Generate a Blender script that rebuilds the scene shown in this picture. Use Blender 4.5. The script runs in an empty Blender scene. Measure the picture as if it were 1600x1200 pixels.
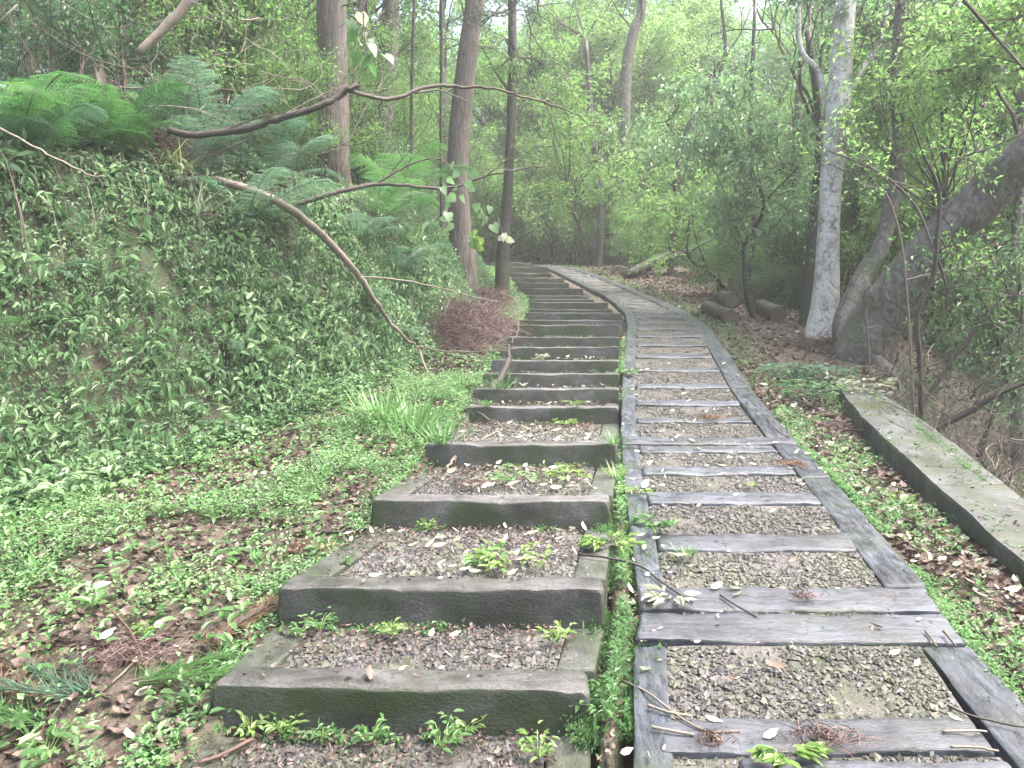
import bpy, math, random
import numpy as np
from mathutils import Vector, Matrix
random.seed(7)
rng = np.random.default_rng(7)
sc = bpy.context.scene
PI = math.pi

# ------------------------------------------------------------------ camera
cd = bpy.data.cameras.new('camera'); cam = bpy.data.objects.new('camera', cd)
sc.collection.objects.link(cam); sc.camera = cam
EYE = 1.43
cam.location = (0, 0, EYE); cam.rotation_euler = (PI/2, 0, 0)
cd.lens = 28.0; cd.sensor_width = 36; cd.shift_y = -0.04375
cd.clip_start = 0.05; cd.clip_end = 400
# ------------------------------------------------------------------ world, sun, exposure
SUN_EL, SUN_AZ = math.radians(64), math.radians(88)
w = bpy.data.worlds.new('World'); sc.world = w; w.use_nodes = True
nt = w.node_tree; nt.nodes.clear()
sky = nt.nodes.new('ShaderNodeTexSky'); sky.sky_type = 'NISHITA'; sky.sun_disc = False
sky.sun_elevation = SUN_EL; sky.sun_rotation = SUN_AZ
sky.air_density = 1.0; sky.dust_density = 9.0; sky.ozone_density = 1.0
bg = nt.nodes.new('ShaderNodeBackground'); bg.inputs['Strength'].default_value = 0.15
wo = nt.nodes.new('ShaderNodeOutputWorld')
nt.links.new(sky.outputs[0], bg.inputs[0]); nt.links.new(bg.outputs[0], wo.inputs[0])
sl = bpy.data.lights.new('sun', 'SUN'); sl.energy = 1.5; sl.angle = math.radians(40); sl.color = (1, .98, .95)
so = bpy.data.objects.new('sun', sl); sc.collection.objects.link(so)
sdir = Vector((math.sin(SUN_AZ)*math.cos(SUN_EL), math.cos(SUN_AZ)*math.cos(SUN_EL), math.sin(SUN_EL)))
so.rotation_euler = sdir.to_track_quat('Z', 'Y').to_euler()
sc.view_settings.view_transform = 'Standard'; sc.view_settings.look = 'None'
sc.view_settings.exposure = 2.25; sc.view_settings.gamma = 1
sc.view_settings.use_curve_mapping = False
sc.render.engine = 'CYCLES'
sc.cycles.max_bounces = 9; sc.cycles.diffuse_bounces = 6; sc.cycles.glossy_bounces = 2
sc.cycles.transmission_bounces = 6; sc.cycles.transparent_max_bounces = 4; sc.cycles.volume_bounces = 1
sc.cycles.use_denoising = True
HAZE = 0.003

# ------------------------------------------------------------------ helpers
def unit(v):
    v = np.asarray(v, float); return v/np.maximum(np.linalg.norm(v, axis=-1, keepdims=True), 1e-9)
def V(px, py, d):           # a point of the place, surveyed as sight line + distance north
    return np.array([(px-800)*d/1244.0, d, EYE+(530-py)*d/1244.0])
def nz(x, y, z=0.0, s=0):
    x = np.asarray(x, float); y = np.asarray(y, float)
    return (np.sin(x*1.7+y*1.1+s*3.1+z*1.3)+np.sin(x*-1.3+y*2.3+s*1.7+1.9*z)+np.sin(x*3.1-y*1.9+s*.7-z*2.1+1)*.6
            + np.sin(x*5.3+y*4.1+s*2.2+z*3.7+2)*.4)/3.0

class Geo:
    def __init__(s): s.v=[]; s.t=[]; s.f={}; s.n=0; s.mi={}; 
    def add(s, v, faces, tint=0.5, mat=0):
        v = np.asarray(v, np.float32).reshape(-1, 3); n = len(v)
        t = np.asarray(tint, np.float32); 
        if t.ndim == 0: t = np.full(n, float(t), np.float32)
        for f in (faces if isinstance(faces, list) else [faces]):
            f = np.asarray(f, np.int64); k = f.shape[1]
            s.f.setdefault((k, mat), []).append(f+s.n)
        s.v.append(v); s.t.append(t); s.n += n
    def merge(s, o, M=None, dt=0):
        v = np.concatenate(o.v)
        if M is not None: v = v@np.array(M.to_3x3()).T+np.array(M.translation)
        base = s.n
        for k, l in o.f.items():
            s.f.setdefault(k, []).extend([a+base for a in l])
        s.v.append(v.astype(np.float32)); s.t.append(np.concatenate(o.t)+dt); s.n += len(v)
    def mesh(s, name, mats, smooth=False):
        me = bpy.data.meshes.new(name)
        v = np.concatenate(s.v); me.vertices.add(len(v)); me.vertices.foreach_set('co', v.ravel())
        li, st, mi, c = [], [], [], 0
        for (k, m), l in s.f.items():
            a = np.concatenate(l); li.append(a.ravel()); st.append(c+np.arange(len(a))*k); c += a.size
            mi.append(np.full(len(a), m))
        li = np.concatenate(li).astype(np.int32); st = np.concatenate(st).astype(np.int32); mi = np.concatenate(mi).astype(np.int32)
        me.loops.add(len(li)); me.loops.foreach_set('vertex_index', li)
        me.polygons.add(len(st)); me.polygons.foreach_set('loop_start', st)
        me.polygons.foreach_set('material_index', mi)
        me.polygons.foreach_set('use_smooth', np.full(len(st), smooth))
        for m in (mats if isinstance(mats, (list, tuple)) else [mats]): me.materials.append(m)
        me.update(calc_edges=True)
        a = me.attributes.new('tint', 'FLOAT', 'POINT'); a.data.foreach_set('value', np.concatenate(s.t))
        return me
    def obj(s, name, mats, parent=None, smooth=False, loc=None):
        return link(name, s.mesh(name, mats, smooth), parent, loc)
def link(name, data, parent=None, loc=None):
    o = bpy.data.objects.new(name, data); sc.collection.objects.link(o)
    if parent: o.parent = parent
    if loc is not None: o.location = loc
    return o
def tag(o, label=None, cat=None, group=None, kind=None):
    for k, x in (('label', label), ('category', cat), ('group', group), ('kind', kind)):
        if x: o[k] = x
    return o
def thing(name, label, cat, loc=(0, 0, 0), rz=0, group=None):
    o = link(name, None, None, loc); o.rotation_euler = (0, 0, rz); o.empty_display_size = .1
    return tag(o, label, cat, group)
def copy_tree(o, parent=None):
    c = o.copy(); sc.collection.objects.link(c)
    if parent is not None: c.parent = parent
    for ch in list(o.children): copy_tree(ch, c)
    return c

def tube(g, pts, rad, sides=6, tint=.5, mat=0, rough=0, cap=True, seed=0):
    p = np.asarray(pts, float); n = len(p)
    r = np.interp(np.linspace(0, 1, n), np.linspace(0, 1, len(np.atleast_1d(rad))), np.atleast_1d(rad))
    t = np.gradient(p, axis=0); t = unit(t)
    ref = np.array([0, 0, 1.0]) if abs(t[0][2]) < .8 else np.array([1.0, 0, 0])
    vs = []
    for i in range(n):
        a = unit(np.cross(t[i], ref)); b = np.cross(t[i], a); ref = -np.cross(t[i], a) if False else ref
        an = np.arange(sides)*2*PI/sides
        rr = r[i]*(1+rough*nz(np.cos(an)*2+seed, np.sin(an)*2, i*.35, seed))
        vs.append(p[i]+np.outer(np.cos(an)*rr, a)+np.outer(np.sin(an)*rr, b))
    v = np.concatenate(vs)
    i, j = np.meshgrid(np.arange(n-1), np.arange(sides), indexing='ij'); i = i.ravel(); j = j.ravel(); k = (j+1) % sides
    f = np.stack([i*sides+j, i*sides+k, (i+1)*sides+k, (i+1)*sides+j], 1)
    fs = [f]
    if cap:
        fs.append(np.array([list(range(sides))[::-1]])); fs.append(np.array([[(n-1)*sides+q for q in range(sides)]]))
    g.add(v, fs, tint, mat)
def smooth_path(pts, k=4):
    p = np.asarray(pts, float); n = len(p)
    if n < 3: return p
    out = []
    q = np.vstack([2*p[0]-p[1], p, 2*p[-1]-p[-2]])
    for i in range(n-1):
        a, b, c, d = q[i:i+4]
        for u in np.arange(k)/k:
            out.append(.5*((2*b)+(-a+c)*u+(2*a-5*b+4*c-d)*u*u+(-a+3*b-3*c+d)*u**3))
    out.append(p[-1]); return np.array(out)

T4 = (np.array([[0, 0, 0], [-.5, .42, .16], [.5, .42, .16], [0, 1, -.08]]), [np.array([[0, 2, 3], [0, 3, 1]])])
T6 = (np.array([[0, 0, 0], [-.42, .25, .12], [.42, .25, .12], [-.40, .62, .07], [.40, .62, .07], [0, 1, -.2]]),
      [np.array([[0, 2, 4, 5], [0, 5, 3, 1]])])
THEART = (np.array([[0, .08, 0], [-.3, -.06, .08], [-.56, .25, .1], [-.42, .62, .02], [0, 1.08, -.22], [.42, .62, .02], [.56, .25, .1], [.3, -.06, .08], [0, .5, -.02]]),
      [np.array([[0, 8, 2, 1], [8, 4, 3, 2], [0, 7, 6, 8], [8, 6, 5, 4]])])
TBLADE = (np.array([[-.5, 0, 0], [.5, 0, 0], [-.45, .4, .22], [.45, .4, .22], [-.3, .75, .22], [.3, .75, .22], [0, 1, .05]]),
      [np.array([[0, 1, 3, 2], [2, 3, 5, 4]]), np.array([[4, 5, 6]])])
TCURL = (np.array([[0, 0, .1], [-.3, .2, .22], [.3, .25, 0], [-.36, .6, .28], [.34, .6, .05], [0, 1, .3], [0, .45, 0]]),
      [np.array([[0, 2, 6], [2, 4, 6], [4, 5, 6], [5, 3, 6], [3, 1, 6], [1, 0, 6]])])
def leaves(g, P, D, N, L, W, tint, mat=0, T=T4):
    P = np.asarray(P, float); n = len(P)
    if n == 0: return
    D = unit(D); X = unit(np.cross(D, N)); Z = np.cross(X, D)
    tv, tf = T; L = np.broadcast_to(L, (n,)); W = np.broadcast_to(W, (n,))
    v = (P[:, None]+X[:, None]*(tv[None, :, 0:1]*W[:, None, None])+D[:, None]*(tv[None, :, 1:2]*L[:, None, None])
         + Z[:, None]*(tv[None, :, 2:3]*np.minimum(L, W*2.4)[:, None, None]))
    k = len(tv); off = np.arange(n)[:, None, None]*k
    fs = [(f[None]+off).reshape(-1, f.shape[1]) for f in tf]
    g.add(v.reshape(-1, 3), fs, np.repeat(np.broadcast_to(tint, (n,)), k), mat)
def rnd_dirs(n):
    return unit(rng.normal(size=(n, 3)))

# ------------------------------------------------------------------ materials
def mat_new(name):
    m = bpy.data.materials.new(name); m.use_nodes = True; t = m.node_tree; t.nodes.clear()
    return m, t, t.nodes, t.links
def ramp(N, L, fac, stops):
    r = N.new('ShaderNodeValToRGB'); e = r.color_ramp.elements
    while len(e) < len(stops): e.new(.5)
    for i, (p, c) in enumerate(stops): e[i].position = p; e[i].color = (*c, 1)
    L.new(fac, r.inputs[0]); return r.outputs[0]
def noise(N, L, scale, vec=None, detail=4, rough=.6, stretch=None):
    n = N.new('ShaderNodeTexNoise'); n.inputs['Scale'].default_value = scale
    n.inputs['Detail'].default_value = detail; n.inputs['Roughness'].default_value = rough
    if vec is None:
        g = N.new('ShaderNodeNewGeometry'); vec = g.outputs['Position']
    if stretch:
        mp = N.new('ShaderNodeMapping'); mp.inputs['Scale'].default_value = stretch; L.new(vec, mp.inputs[0]); vec = mp.outputs[0]
    L.new(vec, n.inputs['Vector']); return n.outputs['Fac']
def mix(N, L, f, a, b):
    m = N.new('ShaderNodeMix'); m.data_type = 'RGBA'
    for s, x in ((0, f), (6, a), (7, b)):
        if isinstance(x, (int, float)): m.inputs[s].default_value = x
        elif isinstance(x, tuple): m.inputs[s].default_value = (*x, 1)
        else: L.new(x, m.inputs[s])
    return m.outputs[2]
def leafmat(name, stops, trans=.35, rough=.42, spec=.5, objvar=.25, speck=12, satlow=False):
    m, t, N, L = mat_new(name)
    a = N.new('ShaderNodeAttribute'); a.attribute_name = 'tint'
    oi = N.new('ShaderNodeObjectInfo')
    ma = N.new('ShaderNodeMath'); ma.operation = 'MULTIPLY_ADD'
    L.new(oi.outputs['Random'], ma.inputs[0]); ma.inputs[1].default_value = objvar; L.new(a.outputs['Fac'], ma.inputs[2])
    sb = N.new('ShaderNodeMath'); sb.operation = 'SUBTRACT'; L.new(ma.outputs[0], sb.inputs[0]); sb.inputs[1].default_value = objvar/2
    c = ramp(N, L, sb.outputs[0], stops)
    n = noise(N, L, speck, detail=2)
    c = mix(N, L, ramp(N, L, n, [(.35, (0, 0, 0)), (.7, (.35,)*3)]), c, tuple(.5*x for x in stops[0][1]))
    b = N.new('ShaderNodeBsdfPrincipled'); L.new(c, b.inputs['Base Color'])
    b.inputs['Roughness'].default_value = rough; b.inputs['Specular IOR Level'].default_value = spec
    out = N.new('ShaderNodeOutputMaterial')
    if trans > 0:
        tr = N.new('ShaderNodeBsdfTranslucent')
        hs = N.new('ShaderNodeHueSaturation'); hs.inputs['Saturation'].default_value = 1.1; hs.inputs['Value'].default_value = 1.6
        L.new(c, hs.inputs['Color']); L.new(hs.outputs[0], tr.inputs[0])
        ms = N.new('ShaderNodeMixShader'); ms.inputs[0].default_value = trans
        L.new(b.outputs[0], ms.inputs[1]); L.new(tr.outputs[0], ms.inputs[2]); L.new(ms.outputs[0], out.inputs[0])
    else: L.new(b.outputs[0], out.inputs[0])
    return m
def surf(name, stops, scale, stretch=None, crack=None, stain=None, moss=None, moss_amt=.5, rough=(.5, .85), bump=.3, fine=60, fine_stretch=None, mossscale=2.2, mossup=0, coords='pos', bdist=.01):
    m, t, N, L = mat_new(name)
    vec = None
    if coords == 'obj':
        tc = N.new('ShaderNodeTexCoord'); vec = tc.outputs['Object']
    n1 = noise(N, L, scale, vec, 6, .65, stretch); n2 = noise(N, L, fine, vec, 3, .6, fine_stretch or stretch)
    mm = N.new('ShaderNodeMath'); mm.operation = 'MULTIPLY_ADD'; L.new(n2, mm.inputs[0]); mm.inputs[1].default_value = .45
    ms = N.new('ShaderNodeMath'); ms.operation = 'MULTIPLY'; L.new(n1, ms.inputs[0]); ms.inputs[1].default_value = .65
    L.new(ms.outputs[0], mm.inputs[2])
    c = ramp(N, L, mm.outputs[0], stops)
    if stain:   # damp and worn patches, and each piece a little different from the next
        n7 = noise(N, L, stain, vec, 5, .7); oi = N.new('ShaderNodeObjectInfo')
        mr = N.new('ShaderNodeMapRange'); L.new(n7, mr.inputs[0]); mr.inputs[1].default_value = .36; mr.inputs[2].default_value = .64; mr.inputs[3].default_value = .55; mr.inputs[4].default_value = 1.3
        m8 = N.new('ShaderNodeMath'); m8.operation = 'MULTIPLY_ADD'; L.new(oi.outputs['Random'], m8.inputs[0]); m8.inputs[1].default_value = .4; L.new(mr.outputs[0], m8.inputs[2])
        m9 = N.new('ShaderNodeMath'); m9.operation = 'SUBTRACT'; L.new(m8.outputs[0], m9.inputs[0]); m9.inputs[1].default_value = .2
        vm = N.new('ShaderNodeVectorMath'); vm.operation = 'SCALE'; L.new(c, vm.inputs[0]); L.new(m9.outputs[0], vm.inputs['Scale']); c = vm.outputs[0]
    if moss:
        n3 = noise(N, L, mossscale, vec, 6, .7)
        f = ramp(N, L, n3, [(.62-.3*moss_amt, (0, 0, 0)), (.78-.25*moss_amt, (1, 1, 1))])
        if mossup != 0:
            g = N.new('ShaderNodeNewGeometry'); sx = N.new('ShaderNodeSeparateXYZ'); L.new(g.outputs['Normal'], sx.inputs[0])
            ab = N.new('ShaderNodeMath'); ab.operation = 'ABSOLUTE'; L.new(sx.outputs[2], ab.inputs[0])
            r2 = ramp(N, L, ab.outputs[0], [(.3, (1, 1, 1)), (.9, (mossup,)*3)])
            mu = N.new('ShaderNodeMix'); mu.data_type = 'RGBA'; mu.blend_type = 'MULTIPLY'; mu.inputs[0].default_value = 1
            L.new(f, mu.inputs[6]); L.new(r2, mu.inputs[7]); f = mu.outputs[2]
        c = mix(N, L, f, c, moss)
    if crack:
        n5 = noise(N, L, 1.0, vec, 2, .5, crack)
        cr = ramp(N, L, n5, [(.488, (0, 0, 0)), (.496, (1, 1, 1)), (.502, (1, 1, 1)), (.51, (0, 0, 0))])
        n6 = noise(N, L, 2.5, vec, 2, .5); cm = ramp(N, L, n6, [(.5, (0, 0, 0)), (.6, (1, 1, 1))])
        mu = N.new('ShaderNodeMix'); mu.data_type = 'RGBA'; mu.blend_type = 'MULTIPLY'; mu.inputs[0].default_value = 1
        L.new(cr, mu.inputs[6]); L.new(cm, mu.inputs[7]); c = mix(N, L, mu.outputs[2], c, (.012, .011, .011))
    b = N.new('ShaderNodeBsdfPrincipled'); L.new(c, b.inputs['Base Color'])
    rr = N.new('ShaderNodeMapRange'); L.new(n1, rr.inputs[0]); rr.inputs[1].default_value = .35; rr.inputs[2].default_value = .65
    rr.inputs[3].default_value = rough[0]; rr.inputs[4].default_value = rough[1]; L.new(rr.outputs[0], b.inputs['Roughness'])
    bp = N.new('ShaderNodeBump'); bp.inputs['Strength'].default_value = bump; bp.inputs['Distance'].default_value = bdist
    L.new(mm.outputs[0], bp.inputs['Height']); L.new(bp.outputs[0], b.inputs['Normal'])
    out = N.new('ShaderNodeOutputMaterial'); L.new(b.outputs[0], out.inputs[0]); return m

M = {}
M['soil'] = surf('soil', [(.3, (.022, .017, .013)), (.5, (.05, .037, .028)), (.7, (.09, .068, .05))], 5, moss=(.04, .065, .024), moss_amt=.95, mossup=.12, bump=1, fine=45, bdist=.04)
M['beam_x'] = surf('sleeper_across', stain=3.2, stops=[(.36, (.015, .016, .020)), (.5, (.035, .041, .054)), (.64, (.072, .082, .106))], scale=6, stretch=(1, 6, 6), crack=(.5, 9, 9), moss=(.045, .07, .022), moss_amt=.38, rough=(.24, .55), bump=.7, fine=30, fine_stretch=(1, 12, 12), mossup=.25)
M['beam_y'] = surf('sleeper_along', stain=3.2, stops=[(.36, (.013, .015, .019)), (.5, (.035, .041, .053)), (.64, (.070, .081, .104))], scale=6, stretch=(6, 1, 6), crack=(9, .5, 9), moss=(.045, .07, .022), moss_amt=.42, rough=(.24, .55), bump=.7, fine=30, fine_stretch=(12, 1, 12), mossup=.4)
M['step_x'] = surf('step_beam', stain=2.6, stops=[(.36, (.016, .016, .016)), (.5, (.048, .046, .048)), (.66, (.11, .108, .112))], scale=3.5, stretch=(1, 2, 2), moss=(.028, .042, .016), moss_amt=.72, rough=(.4, .75), bump=.8, fine=70, fine_stretch=(1, 1.6, 1.6), mossup=.22)
M['step_y'] = surf('step_side_beam', stain=2.6, stops=[(.36, (.018, .018, .018)), (.5, (.042, .043, .043)), (.64, (.09, .092, .094))], scale=3.5, stretch=(2, 1, 2), moss=(.03, .042, .018), moss_amt=.75, rough=(.45, .8), bump=.8, fine=50, mossup=.7)
M['wall'] = surf('mossy_concrete', stain=2.6, stops=[(.36, (.012, .014, .014)), (.5, (.033, .038, .037)), (.64, (.075, .083, .084))], scale=3, moss=(.028, .038, .016), moss_amt=.6, rough=(.45, .8), bump=.6, fine=40)
M['bed'] = surf('gravel_bed', [(.3, (.018, .016, .014)), (.5, (.05, .046, .042)), (.7, (.12, .112, .108))], 9, moss=(.035, .046, .018), moss_amt=.5, bump=1, fine=75, bdist=.02)
M['stone'] = leafmat('gravel_stone', [(.0, (.022, .020, .020)), (.5, (.058, .053, .054)), (.8, (.10, .095, .097)), (1, (.20, .19, .19))], trans=0, rough=.55, speck=3)
M['stone_moss'] = leafmat('mossy_gravel_stone', [(.0, (.025, .029, .018)), (.5, (.062, .068, .045)), (.8, (.105, .11, .082)), (1, (.20, .205, .17))], trans=0, rough=.6, speck=3)
G1 = [(.0, (.018, .040, .014)), (.35, (.040, .085, .028)), (.7, (.075, .14, .045)), (1, (.14, .21, .08))]
M['creeper'] = leafmat('creeper_leaf', [(.0, (.025, .06, .022)), (.35, (.065, .145, .058)), (.7, (.125, .235, .105)), (1, (.24, .36, .19))], .3)
M['clover'] = leafmat('clover_leaf', [(.0, (.055, .12, .042)), (.4, (.12, .25, .09)), (1, (.25, .40, .18))], .35, speck=4)
M['forest'] = leafmat('woodland_leaf', [(.0, (.055, .115, .04)), (.4, (.125, .235, .08)), (.75, (.19, .32, .115)), (1, (.28, .41, .18))], .55, objvar=.4, speck=1.5)
M['glossy'] = leafmat('glossy_leaf', [(.0, (.035, .09, .04)), (.5, (.09, .185, .085)), (1, (.20, .32, .17))], .4, rough=.28, spec=.9, speck=3)
M['fern'] = leafmat('fern_leaf', [(.0, (.035, .095, .035)), (.5, (.075, .175, .06)), (1, (.135, .27, .095))], .45, objvar=.5)
M['fern_blue'] = leafmat('bluish_fern_leaf', [(.0, (.05, .11, .065)), (.5, (.10, .19, .12)), (1, (.17, .27, .19))], .4, objvar=.5)
M['conifer'] = leafmat('conifer_needle', [(.0, (.02, .045, .03)), (.5, (.04, .08, .05)), (1, (.09, .13, .08))], .15)
M['litter'] = leafmat('dead_leaf', [(.0, (.032, .021, .018)), (.3, (.08, .050, .040)), (.6, (.145, .098, .078)), (.85, (.24, .18, .145)), (1, (.46, .40, .34))], .12, rough=.6, speck=20)
M['pale'] = leafmat('pale_fallen_leaf', [(.0, (.30, .34, .20)), (.5, (.45, .48, .36)), (1, (.62, .62, .54))], .2, rough=.45, speck=20)
M['lime'] = leafmat('fresh_green_leaf', [(.0, (.10, .19, .05)), (.5, (.20, .32, .10)), (1, (.36, .46, .20))], .35, speck=10)
M['vine'] = leafmat('vine_leaf', [(.0, (.10, .20, .09)), (.5, (.20, .32, .17)), (1, (.32, .42, .28))], .35, speck=10)
M['needle'] = leafmat('brown_needle', [(.0, (.03, .018, .018)), (.5, (.095, .056, .053)), (1, (.20, .135, .125))], .05, rough=.7)
M['orange'] = leafmat('orange_needle', [(.0, (.07, .038, .022)), (.5, (.16, .095, .055)), (1, (.28, .19, .12))], .05, rough=.7)
M['twig'] = leafmat('twig_bark', [(.0, (.02, .016, .014)), (.5, (.08, .065, .052)), (1, (.24, .205, .165))], 0, rough=.75, speck=30, objvar=.1)
M['cedar'] = surf('cedar_bark', [(.36, (.018, .015, .013)), (.5, (.062, .048, .042)), (.64, (.14, .118, .106))], 9, (3, 3, .35), moss=(.06, .08, .035), moss_amt=.3, bump=1, fine=30, fine_stretch=(3, 3, .2), bdist=.03)
M['pale_bark'] = surf('lichened_pale_bark', [(.38, (.10, .097, .09)), (.475, (.27, .265, .25)), (.57, (.48, .48, .46))], 7, (1, 1, .8), moss=(.10, .115, .07), moss_amt=.35, bump=.6, fine=26, bdist=.02)
M['grey_bark'] = surf('grey_mossy_bark', [(.34, (.022, .019, .018)), (.5, (.065, .058, .053)), (.66, (.16, .148, .138))], 6, (1, 1, .6), moss=(.045, .06, .025), moss_amt=.45, bump=1, fine=24, bdist=.03)
M['dark_bark'] = surf('dark_bark', [(.3, (.008, .007, .007)), (.5, (.02, .018, .017)), (.7, (.055, .05, .045))], 8, (1, 1, .5), moss=(.04, .055, .02), moss_amt=.4, bump=1, fine=30, bdist=.02)
M['cut'] = surf('cut_wood', [(.3, (.03, .022, .018)), (.5, (.09, .065, .05)), (.7, (.17, .125, .10))], 20, bump=.5, fine=60)
M['red_root'] = leafmat('reddish_root', [(.0, (.03, .018, .015)), (.5, (.085, .05, .04)), (1, (.17, .105, .085))], 0, rough=.7)

# ------------------------------------------------------------------ lie of the land
ZY = [-6, 0, 2.5, 3.5, 4.65, 5.9, 7.3, 8.75, 10.5, 13, 16, 19, 21, 23, 26, 40, 80]
ZZ = [-1.4, -.4, .03, .2, .38, .56, .79, 1.12, 1.5, 1.92, 2.4, 2.97, 3.35, 3.6, 3.8, 7.4, 16]
def zp(y): return np.interp(y, ZY, ZZ)
FY = [-6, 2, 4.3, 5.2, 6.2, 7.6, 9.2, 11, 13, 16, 19, 22, 26, 80]
FX = [-3.9, -3.55, -3.25, -2.9, -2.45, -1.75, -1.1, -.7, -.4, -.3, -.4, -1.1, -3.5, -30]
def foot(y): return np.interp(y, FY, FX)
HY = [-6, 5, 7, 9, 13, 18, 24, 80]; HH = [2.3, 2.25, 2.1, 1.9, 1.3, .9, .6, .3]
LY = [0, 2.0, 2.58, 3.06, 3.54, 4.29, 5.23, 6.28, 7.28, 9.16, 11.15, 12.47, 14, 15.3, 17.6, 19.6, 21.65, 25]
LX = [.15, .27, .33, .45, .57, .65, .74, .86, .99, 1.29, 1.62, 1.78, 1.80, 1.73, 1.42, 1.1, .7, -.6]
RY = [0, 2.0, 2.86, 3.54, 3.92, 4.47, 5.1, 5.64, 6.28, 7.28, 8.11, 9.16, 10.59, 12.1, 13.45, 16.47, 19.16, 22, 25]
RX = [1.74, 1.8, 1.84, 1.93, 2.01, 2.09, 2.15, 2.19, 2.24, 2.33, 2.40, 2.53, 2.70, 2.8, 2.76, 2.5, 2.0, 1.2, .1]
def xl(y): return np.interp(y, LY, LX)
def xr(y): return np.interp(y, RY, RX)
SY = [-6, 2, 3, 5, 6.5, 8.5, 9.5, 11, 14, 18, 24, 40, 80]; SX = [2.7, 2.75, 2.9, 3.05, 3.3, 3.72, 4.5, 5.1, 5.6, 6, 7, 12, 30]
# steps: front edge distance, top height, left x, right x
STEPS = [(1.95, 0.0, -1.22, .2), (2.89, .165, -1.11, .283), (3.51, .33, -1.05, .409), (4.65, .495, -.83, .58), (5.86, .66, -.64, .777),
 (7.3, .81, -.45, .986), (7.75, .947, -.38, 1.047), (8.22, 1.074, -.30, 1.107), (8.75, 1.20, -.22, 1.18), (9.3, 1.336, -.13, 1.256),
 (9.85, 1.46, -.05, 1.33), (10.5, 1.616, .0, 1.42), (11.2, 1.70, .10, 1.55), (11.9, 1.83, .2, 1.645), (12.8, 1.909, .25, 1.615),
 (13.4, 2.055, .3, 1.62), (14.2, 2.138, .28, 1.46), (15, 2.25, .27, 1.42), (15.9, 2.445, .12, 1.427), (16.9, 2.63, .05, 1.21),
 (17.9, 2.81, .0, 1.18), (18.9, 3.0, -.12, .927), (20, 3.247, -.25, .90), (21, 3.456, -.5, .5), (22.1, 3.6, -1.0, .2)]
SD = [s[0] for s in STEPS]; SL = [s[2] for s in STEPS]; SR = [s[3] for s in STEPS]
def sstep(t): t = np.clip(t, 0, 1); return t*t*(3-2*t)
def ground(x, y):
    x = np.asarray(x, float); y = np.asarray(y, float)
    z = zp(y)-.05+.03*nz(x*1.5, y*1.5)+.012*nz(x*6, y*6, 0, 3)
    t = foot(y)-x + .12*nz(x*0+.3, y*1.3, 0, 5)
    H = np.interp(y, HY, HH)
    b = H*sstep(t/.95)+.28*np.maximum(t-.8, 0)*np.exp(-np.maximum(t-8, 0)*.1)+np.where(t > 0, (.09*nz(x*2.5, y*2.5, 0, 9)+.05*nz(x*6, y*5, 0, 19))*sstep(t/.5), 0)
    z = z+b
    s = x-np.interp(y, SY, SX)
    steep = np.interp(y, [8, 12, 16], [.8, .35, .12])
    z = z-np.where(s > 0, steep*np.minimum(s, 3.2)+.05*np.maximum(s-3.2, 0)-.02*np.maximum(s-12, 0)*8*0, 0)
    mid = np.clip((x-xr(y))/1.2, 0, 1)*np.clip((10-y)/3, 0, 1)
    z = z-mid*.05
    # the path's bed is dug in
    on = (x > np.interp(y, SD, SL)+.06) & (x < xr(y)-.06) & (y < 23.5) & (y > 1)
    z = np.where(on, zp(y)-.42, z)
    gap = (x > np.interp(y, SD, SR)+.01) & (x < xl(y)) & (y < 23) & (y > 1.2)
    return np.where(gap, zp(y)-.06, z)
gx = np.concatenate([np.arange(-40, -8, 1.0), np.arange(-8, -4, .25), np.arange(-4, 5, .06), np.arange(5, 9, .25), np.arange(9, 50, 1.0)])
gy = np.concatenate([np.arange(-6, 1.5, .4), np.arange(1.5, 14, .07), np.arange(14, 24, .15), np.arange(24, 40, .6), np.arange(40, 90, 2)])
XX, YY = np.meshgrid(gx, gy)
g = Geo(); nx, ny = len(gx), len(gy)
i, j = np.meshgrid(np.arange(ny-1), np.arange(nx-1), indexing='ij'); i = i.ravel(); j = j.ravel()
g.add(np.stack([XX, YY, ground(XX, YY)], -1).reshape(-1, 3), np.stack([i*nx+j, i*nx+j+1, (i+1)*nx+j+1, (i+1)*nx+j], 1))
tag(g.obj('ground', M['soil'], smooth=True), 'brown woodland soil with steep bank and falling slope', kind='structure')
def gnormal(x, y, e=.05):
    zx = (ground(x+e, y)-ground(x-e, y))/(2*e); zy = (ground(x, y+e)-ground(x, y-e))/(2*e)
    return unit(np.stack([-zx, -zy, np.ones_like(zx)], -1))
def surface_z(x, y):
    """top of whatever one stands on: steps, ramp or ground"""
    x = float(x); y = float(y)
    if xl(y)-.02 < x < xr(y)+.02 and 1.5 < y < 23: return float(zp(y))
    if np.interp(y, SD, SL) < x < np.interp(y, SD, SR)+.02 and 1.95 < y < 22:
        k = max(i for i, s in enumerate(STEPS) if s[0] <= y); return STEPS[k][1]
    return float(ground(x, y))
def hit(px, py):
    """where the sight line through a survey point meets the ground, steps or ramp"""
    for d in np.arange(1.8, 30, .02):
        p = V(px, py, d)
        if p[2] <= surface_z(p[0], d): return np.array([p[0], d, surface_z(p[0], d)])
    return V(px, py, 20)

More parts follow.
